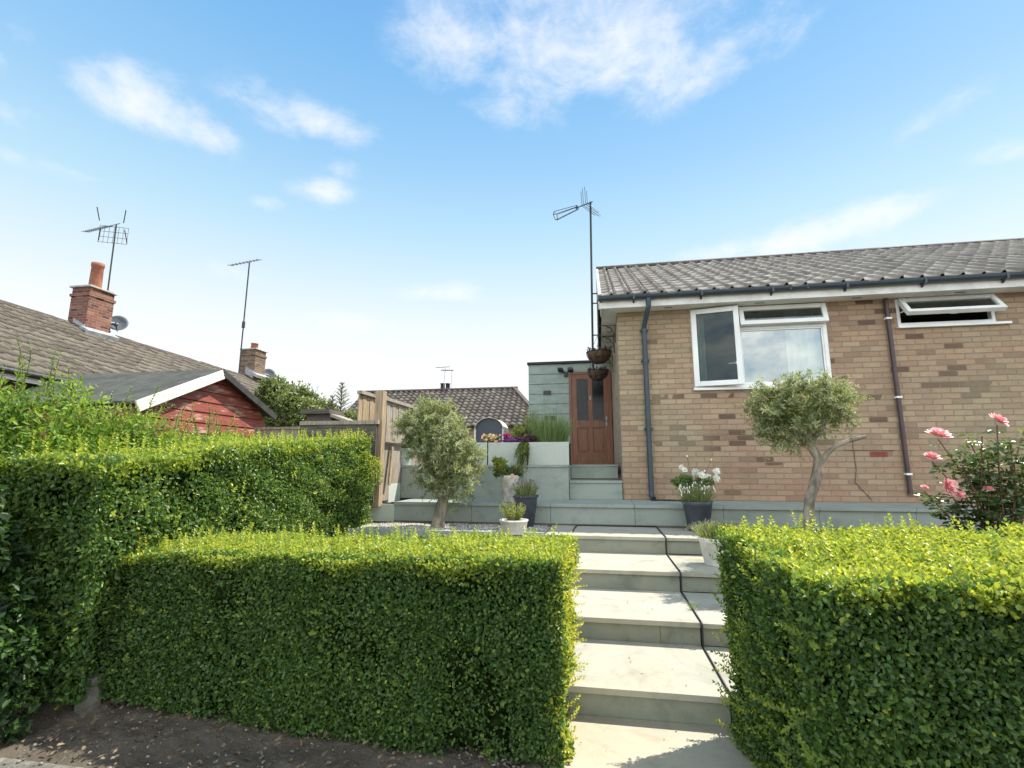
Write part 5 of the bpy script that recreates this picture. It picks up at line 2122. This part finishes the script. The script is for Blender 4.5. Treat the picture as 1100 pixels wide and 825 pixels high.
# dark square planter with lavender, standing on the landing
c = at(565, 566, Y=6.20)
c = Vector((c.x, 6.22, .641))
t = thing('square_planter', c, 'dark charcoal square planter of fading lavender by the cream pot', 'potted plant', 'potted plants')
mb = MB()
mb.lathe(c, [(.001, 0), (.088, .0), (.127, .345), (.142, .347), (.143, .375), (.125, .376), (.12, .34), (.001, .33)], 4, sq=True)
mb.build('pot', 'pot_charcoal', t, bevel=.004)
mb = MB()
mb.box(c.x - .119, c.x + .119, c.y - .119, c.y + .119, c.z + .335, c.z + .352)
mb.build('compost', 'soil', t)


def lavender(t, c, r, h, n, seed, fl='petal_mauve', fm='herb_leaf', fr=.45, fs=.010, fname='flower_heads'):
    tips = blades('foliage', fm, t, c, (r * .75, r * .75), r * .6, h, n, .0065, (.05, .9), seed, .22)
    lv = Leaves()
    r_ = np.random.default_rng(seed)
    k = n * 3
    P = np.array(c) + np.stack([r_.normal(0, r * .5, k), r_.normal(0, r * .5, k), r_.uniform(0, h * .7, k)], 1)
    lv.add(P, unit(r_.normal(size=(k, 3)) * .6 + [0, 0, 1]), r_.normal(size=(k, 3)), r_.uniform(.02, .04, k), .006, r_.random(k))
    lv.build('leaf_sprays', fm, t)
    mb = MB()
    for p in tips:
        if r_.random() < fr:
            p = Vector(p)
            mb.ball(p, fs, fs, fs * 2.0, 6, 4)
            mb.ball(p - Vector((0, 0, fs * 2.4)), fs * .8, fs * .8, fs * 1.2, 6, 3)
    tag(mb.build(fname, fl, t), kind='stuff')


lavender(t, tuple(c + Vector((0, 0, .34))), .15, .25, 230, 71, fs=.0065, fr=.22)

# small white pot with a pale shrub on the edge of the bed
c = Vector((at(552, 577, Y=5.52).x, 5.52, .643))
t = pot_round('white_bowl_pot', c, .158, .125, .150, 'pot_white', 'low wide white pot with a small yellow green shrub')
lv = Leaves()
tw_ = MB()
pts = []
for i in range(58):
    a, q = rng.uniform(0, 6.28), rng.random() ** .5
    p = np.array(c) + [math.cos(a) * .06 * q, math.sin(a) * .06 * q, .14]
    pts.append((p, p + [math.cos(a) * .10 * q - .02, math.sin(a) * .10 * q, rng.uniform(.11, .21)]))
shoots(lv, tw_, pts, (.026, .011), (.3, .9), 9, gap=.012, r=.002)
lv.build('leaves', 'lime_leaf', t)
tw_.build('stems', 'stem_green', t)

# dark round pot with lavender and white flowers beside the house wall
c = Vector((at(751, 570, Y=6.16).x, 6.17, .641))
t = pot_round('dark_pot', c, .165, .115, .33, 'pot_dark', 'dark blue grey pot with lavender and white blooms by the wall', cat='potted plant')
lavender(t, tuple(c + Vector((0, 0, .29))), .175, .27, 330, 81, 'petal_white', 'herb_leaf', .2, .006)
lv, tw_, mb = Leaves(), MB(), MB()
top = np.array(c) + [0, .10, .30]
pts = [(735.5, 505), (732, 502), (747, 507.5), (753.5, 510.5), (760, 513), (769.5, 506.5), (769.5, 514), (738, 490), (764, 494), (757, 506)]
for i, (px, py) in enumerate(pts):
    p = at(px, py, Y=6.30 + .03 * (i % 3))
    tw_.tube([tuple(top), tuple((Vector(top) + p) / 2 + Vector((0, 0, .04))), tuple(p)], .0035, 5)
    if i < 7:
        fb = MB()
        petals(fb, tuple(p), .047 if i > 1 else .034, 12, (random.uniform(-.3, .3), -.9, .5), i, 4)
        fb.build('white_flower', 'petal_white', t)
    else:
        mb.ball(p, .012, .012, .014, 6, 4)
bush(lv, top + [-.12, .05, .24], (.15, .10, .10), 460, (.04, .024), (.2, .8), 83, clumps=18)
bush(lv, top + [.10, .05, .23], (.12, .10, .10), 240, (.04, .024), (.2, .8), 84, clumps=12)
lv.build('rose_leaves', 'grass_blade', t)
tw_.build('stems', 'stem_green', t)
mb.build('flower_buds', 'petal_white', t)

# white pot half hidden by the right hedge
c = Vector((at(771, 590, Y=5.05).x, 5.06, .470))
t = pot_round('white_pot', c, .165, .12, .245, 'pot_white', 'white pot of wispy lavender half hidden by the right hedge')
mb = MB()
lavender(t, tuple(c + Vector((0, 0, .22))), .19, .20, 430, 91, 'petal_mauve', 'herb_leaf', .10, .005)

# pale green pot on the patio wall by the fence
c = Vector((at(434, 499, Y=7.27).x, 7.26, 1.387))
t = pot_round('pale_green_pot', c, .135, .095, .25, 'pot_green', 'pale green pot standing on the wall beside the fence')
lv = Leaves()
bush(lv, np.array(c) + [.02, 0, .33], (.15, .13, .14), 500, (.05, .02), (.2, .7), 95, clumps=14)
lv.build('leaves', 'bush_leaf', t)


# planting in the raised planter
def planter_plant(name, label, cat, c):
    return thing(name, c, label, cat)


c = (-.74, 7.62, 1.69)
t = planter_plant('tall_grass_clump', 'feathery green grass clump filling the planter by the door', 'plant', c)
blades('blades', 'grass_blade', t, c, (.27, .16), .15, .56, 620, .009, (.35, 1), 5, .26)
blades('tall_stems', 'grass_blade', t, (-.80, 7.62, 1.69), (.2, .12), .10, .95, 22, .010, (.0, .6), 6, .2)
c = (-1.13, 7.72, 1.69)
t = planter_plant('yellow_shrub', 'pale yellow green shrub between the flowers and the tall grass', 'plant', c)
lv = Leaves()
bush(lv, (-1.24, 7.75, 1.90), (.20, .12, .15), 1700, (.03, .014), (.3, .95), 6, clumps=24)
lv.build('leaves', 'lime_leaf', t)
tips = blades('stems', 'lime_leaf', t, (-1.02, 7.78, 1.69), (.09, .06), .06, .80, 90, .012, (.0, .6), 8, .1)
t = planter_plant('purple_foliage', 'dark purple foliage trailing over the front of the planter', 'plant', (-1.15, 7.45, 1.69))
lv = Leaves()
bush(lv, (-1.08, 7.45, 1.77), (.20, .12, .09), 900, (.03, .02), (.2, .9), 7, clumps=22)
lv.build('leaves', 'purple_leaf', t)
lv, tw_ = Leaves(), MB()
pts = []
for i in range(34):
    x = -1.09 + rng.uniform(-.06, .06)
    pts.append(((x, 7.33, 1.72), (x + rng.uniform(-.05, .03), 7.12 - rng.uniform(0, .08), 1.72 - rng.uniform(.10, .52))))
shoots(lv, tw_, pts, (.040, .027), (.5, 1.0), 6, gap=.024)
lv.build('trailing_leaves', 'bush_leaf', t)
tw_.build('trailing_stems', 'stem_green', t)
mb = MB()
for i in range(7):
    mb = MB()
    petals(mb, (-1.12 + random.uniform(-.07, .09), 7.27, random.uniform(1.32, 1.6)), .018, 7, (0, -1, .4), i, 2)
    mb.build('small_bloom', 'petal_peach', t)
t = planter_plant('magenta_flowers', 'bright magenta blooms in the middle of the planter', 'flowers', (-1.37, 7.5, 1.69))
mb = MB()
for i in range(13):
    mb = MB()
    petals(mb, (-1.385 + random.gauss(0, .045), 7.47 + random.gauss(0, .03), 1.80 + random.gauss(0, .035)), .03, 8, (random.gauss(0, .3), -.8, .5), i, 3)
    mb.build('bloom', 'petal_magenta', t)
lv = Leaves()
bush(lv, (-1.38, 7.5, 1.74), (.08, .07, .06), 160, (.035, .022), (.1, .7), 8, clumps=10)
lv.build('leaves', 'bush_leaf', t)
t = planter_plant('violet_flowers', 'low mound of deep violet flowers at the planter edge', 'flowers', (-1.3, 7.42, 1.69))
mb = MB()
for i in range(46):
    mb = MB()
    petals(mb, (-1.30 + random.gauss(0, .10), 7.42 + random.gauss(0, .03), 1.735 + abs(random.gauss(0, .026))), .022, 6, (random.gauss(0, .4), -.7, .6), i, 2)
    mb.build('bloom', 'petal_purple', t)
lv = Leaves()
bush(lv, (-1.30, 7.45, 1.71), (.15, .07, .04), 220, (.03, .02), (.1, .6), 12, clumps=10)
lv.build('leaves', 'bush_leaf', t)
t = planter_plant('pale_pink_flowers', 'pale pink flowers and leaves at the planter end by the olive', 'flowers', (-1.62, 7.45, 1.69))
lv = Leaves()
bush(lv, (-1.62, 7.46, 1.78), (.16, .10, .09), 700, (.03, .02), (.2, .9), 9, clumps=22)
lv.build('leaves', 'herb_leaf', t)
mb = MB()
for i in range(26):
    mb = MB()
    petals(mb, (-1.62 + random.gauss(0, .09), 7.38 + random.gauss(0, .02), 1.79 + random.gauss(0, .04)), .018, 6, (0, -.8, .5), i, 2)
    mb.build('bloom', 'petal_peach', t)

# ------------------------------------------------------------------ rose bush on the right
t = thing('rose_bush', (3.1, 4.6, .6), 'rose bush with large pink blooms behind the right hedge', 'rose bush')
RY_ = 4.6
lv, tw_ = Leaves(), MB()
base = Vector((3.08, 4.65, .55))
roses = [(1008, 468, .085, 0), (1071, 452.5, .075, 1), (1001, 492, .065, 0), (1019, 523, .075, 2), (1030, 531, .05, 2), (1062, 526, .038, 0), (993, 524, .03, 0)]
canes = []
for (px, py, r, k) in roses:
    canes.append(at(px, py + 4, Y=RY_))
for px, py in ((1040, 470), (1055, 468), (1085, 475), (1098, 470), (1030, 490), (1090, 500), (1110, 490), (1000, 535), (1015, 545), (1075, 540), (1100, 530), (1045, 500), (1060, 490), (1120, 520), (1130, 480)):
    canes.append(at(px, py, Y=RY_ + rng.uniform(-.15, .3)))
C, D, N_, TT = [], [], [], []
for i, p in enumerate(canes):
    b = base + Vector((rng.uniform(-.08, .08), rng.uniform(-.05, .05), 0))
    mid = b.lerp(p, .5) + Vector((rng.uniform(-.06, .06), rng.uniform(-.08, .08), .10))
    tw_.tube([b, mid, p], [.009, .006, .004], 6)
    nl = 20
    for k in range(nl):
        u = .25 + .75 * k / (nl - 1)
        q = (b.lerp(mid, u * 2) if u < .5 else mid.lerp(p, u * 2 - 1))
        if i < len(roses) and u > .93:
            continue
        o = unit(np.array([rng.normal(), rng.normal(), rng.uniform(-.1, .5)]))
        s = unit(np.cross(o, [0, 0, 1]))
        for (f, sd) in ((.05, 0), (.030, .7), (.030, -.7), (.012, .85), (.012, -.85)):
            C.append(np.array(q) + o * (.03 + f))
            D.append(o * (1 - abs(sd)) + s * sd + np.array([0, 0, -.12]))
            N_.append(np.array([0, 0, 1]) + rng.normal(0, .35, 3))
            TT.append(rng.beta(2, 2.4) * .85 + (.5 if rng.random() < .06 and u > .8 else 0))
bush(lv, (3.22, 4.70, 1.28), (.40, .28, .36), 480, (.05, .032), (.1, .75), 77, clumps=34, fill=.95)
k = len(C)
lv.add(C, D, N_, rng.uniform(.04, .062, k), rng.uniform(.026, .038, k), TT)
lv.build('leaves', 'rose_leaf', t)
tw_.build('canes', 'stem_red', t)
for i, (px, py, r, kk) in enumerate(roses):
    mb = MB()
    up = [(.1, -.45, .9), (.5, -.6, .7), (.3, -.9, .1)][kk]
    petals(mb, tuple(at(px, py, Y=RY_)), r, 16, up, 40 + i, 6)
    mb.build('rose_bloom', 'petal_pink', t)
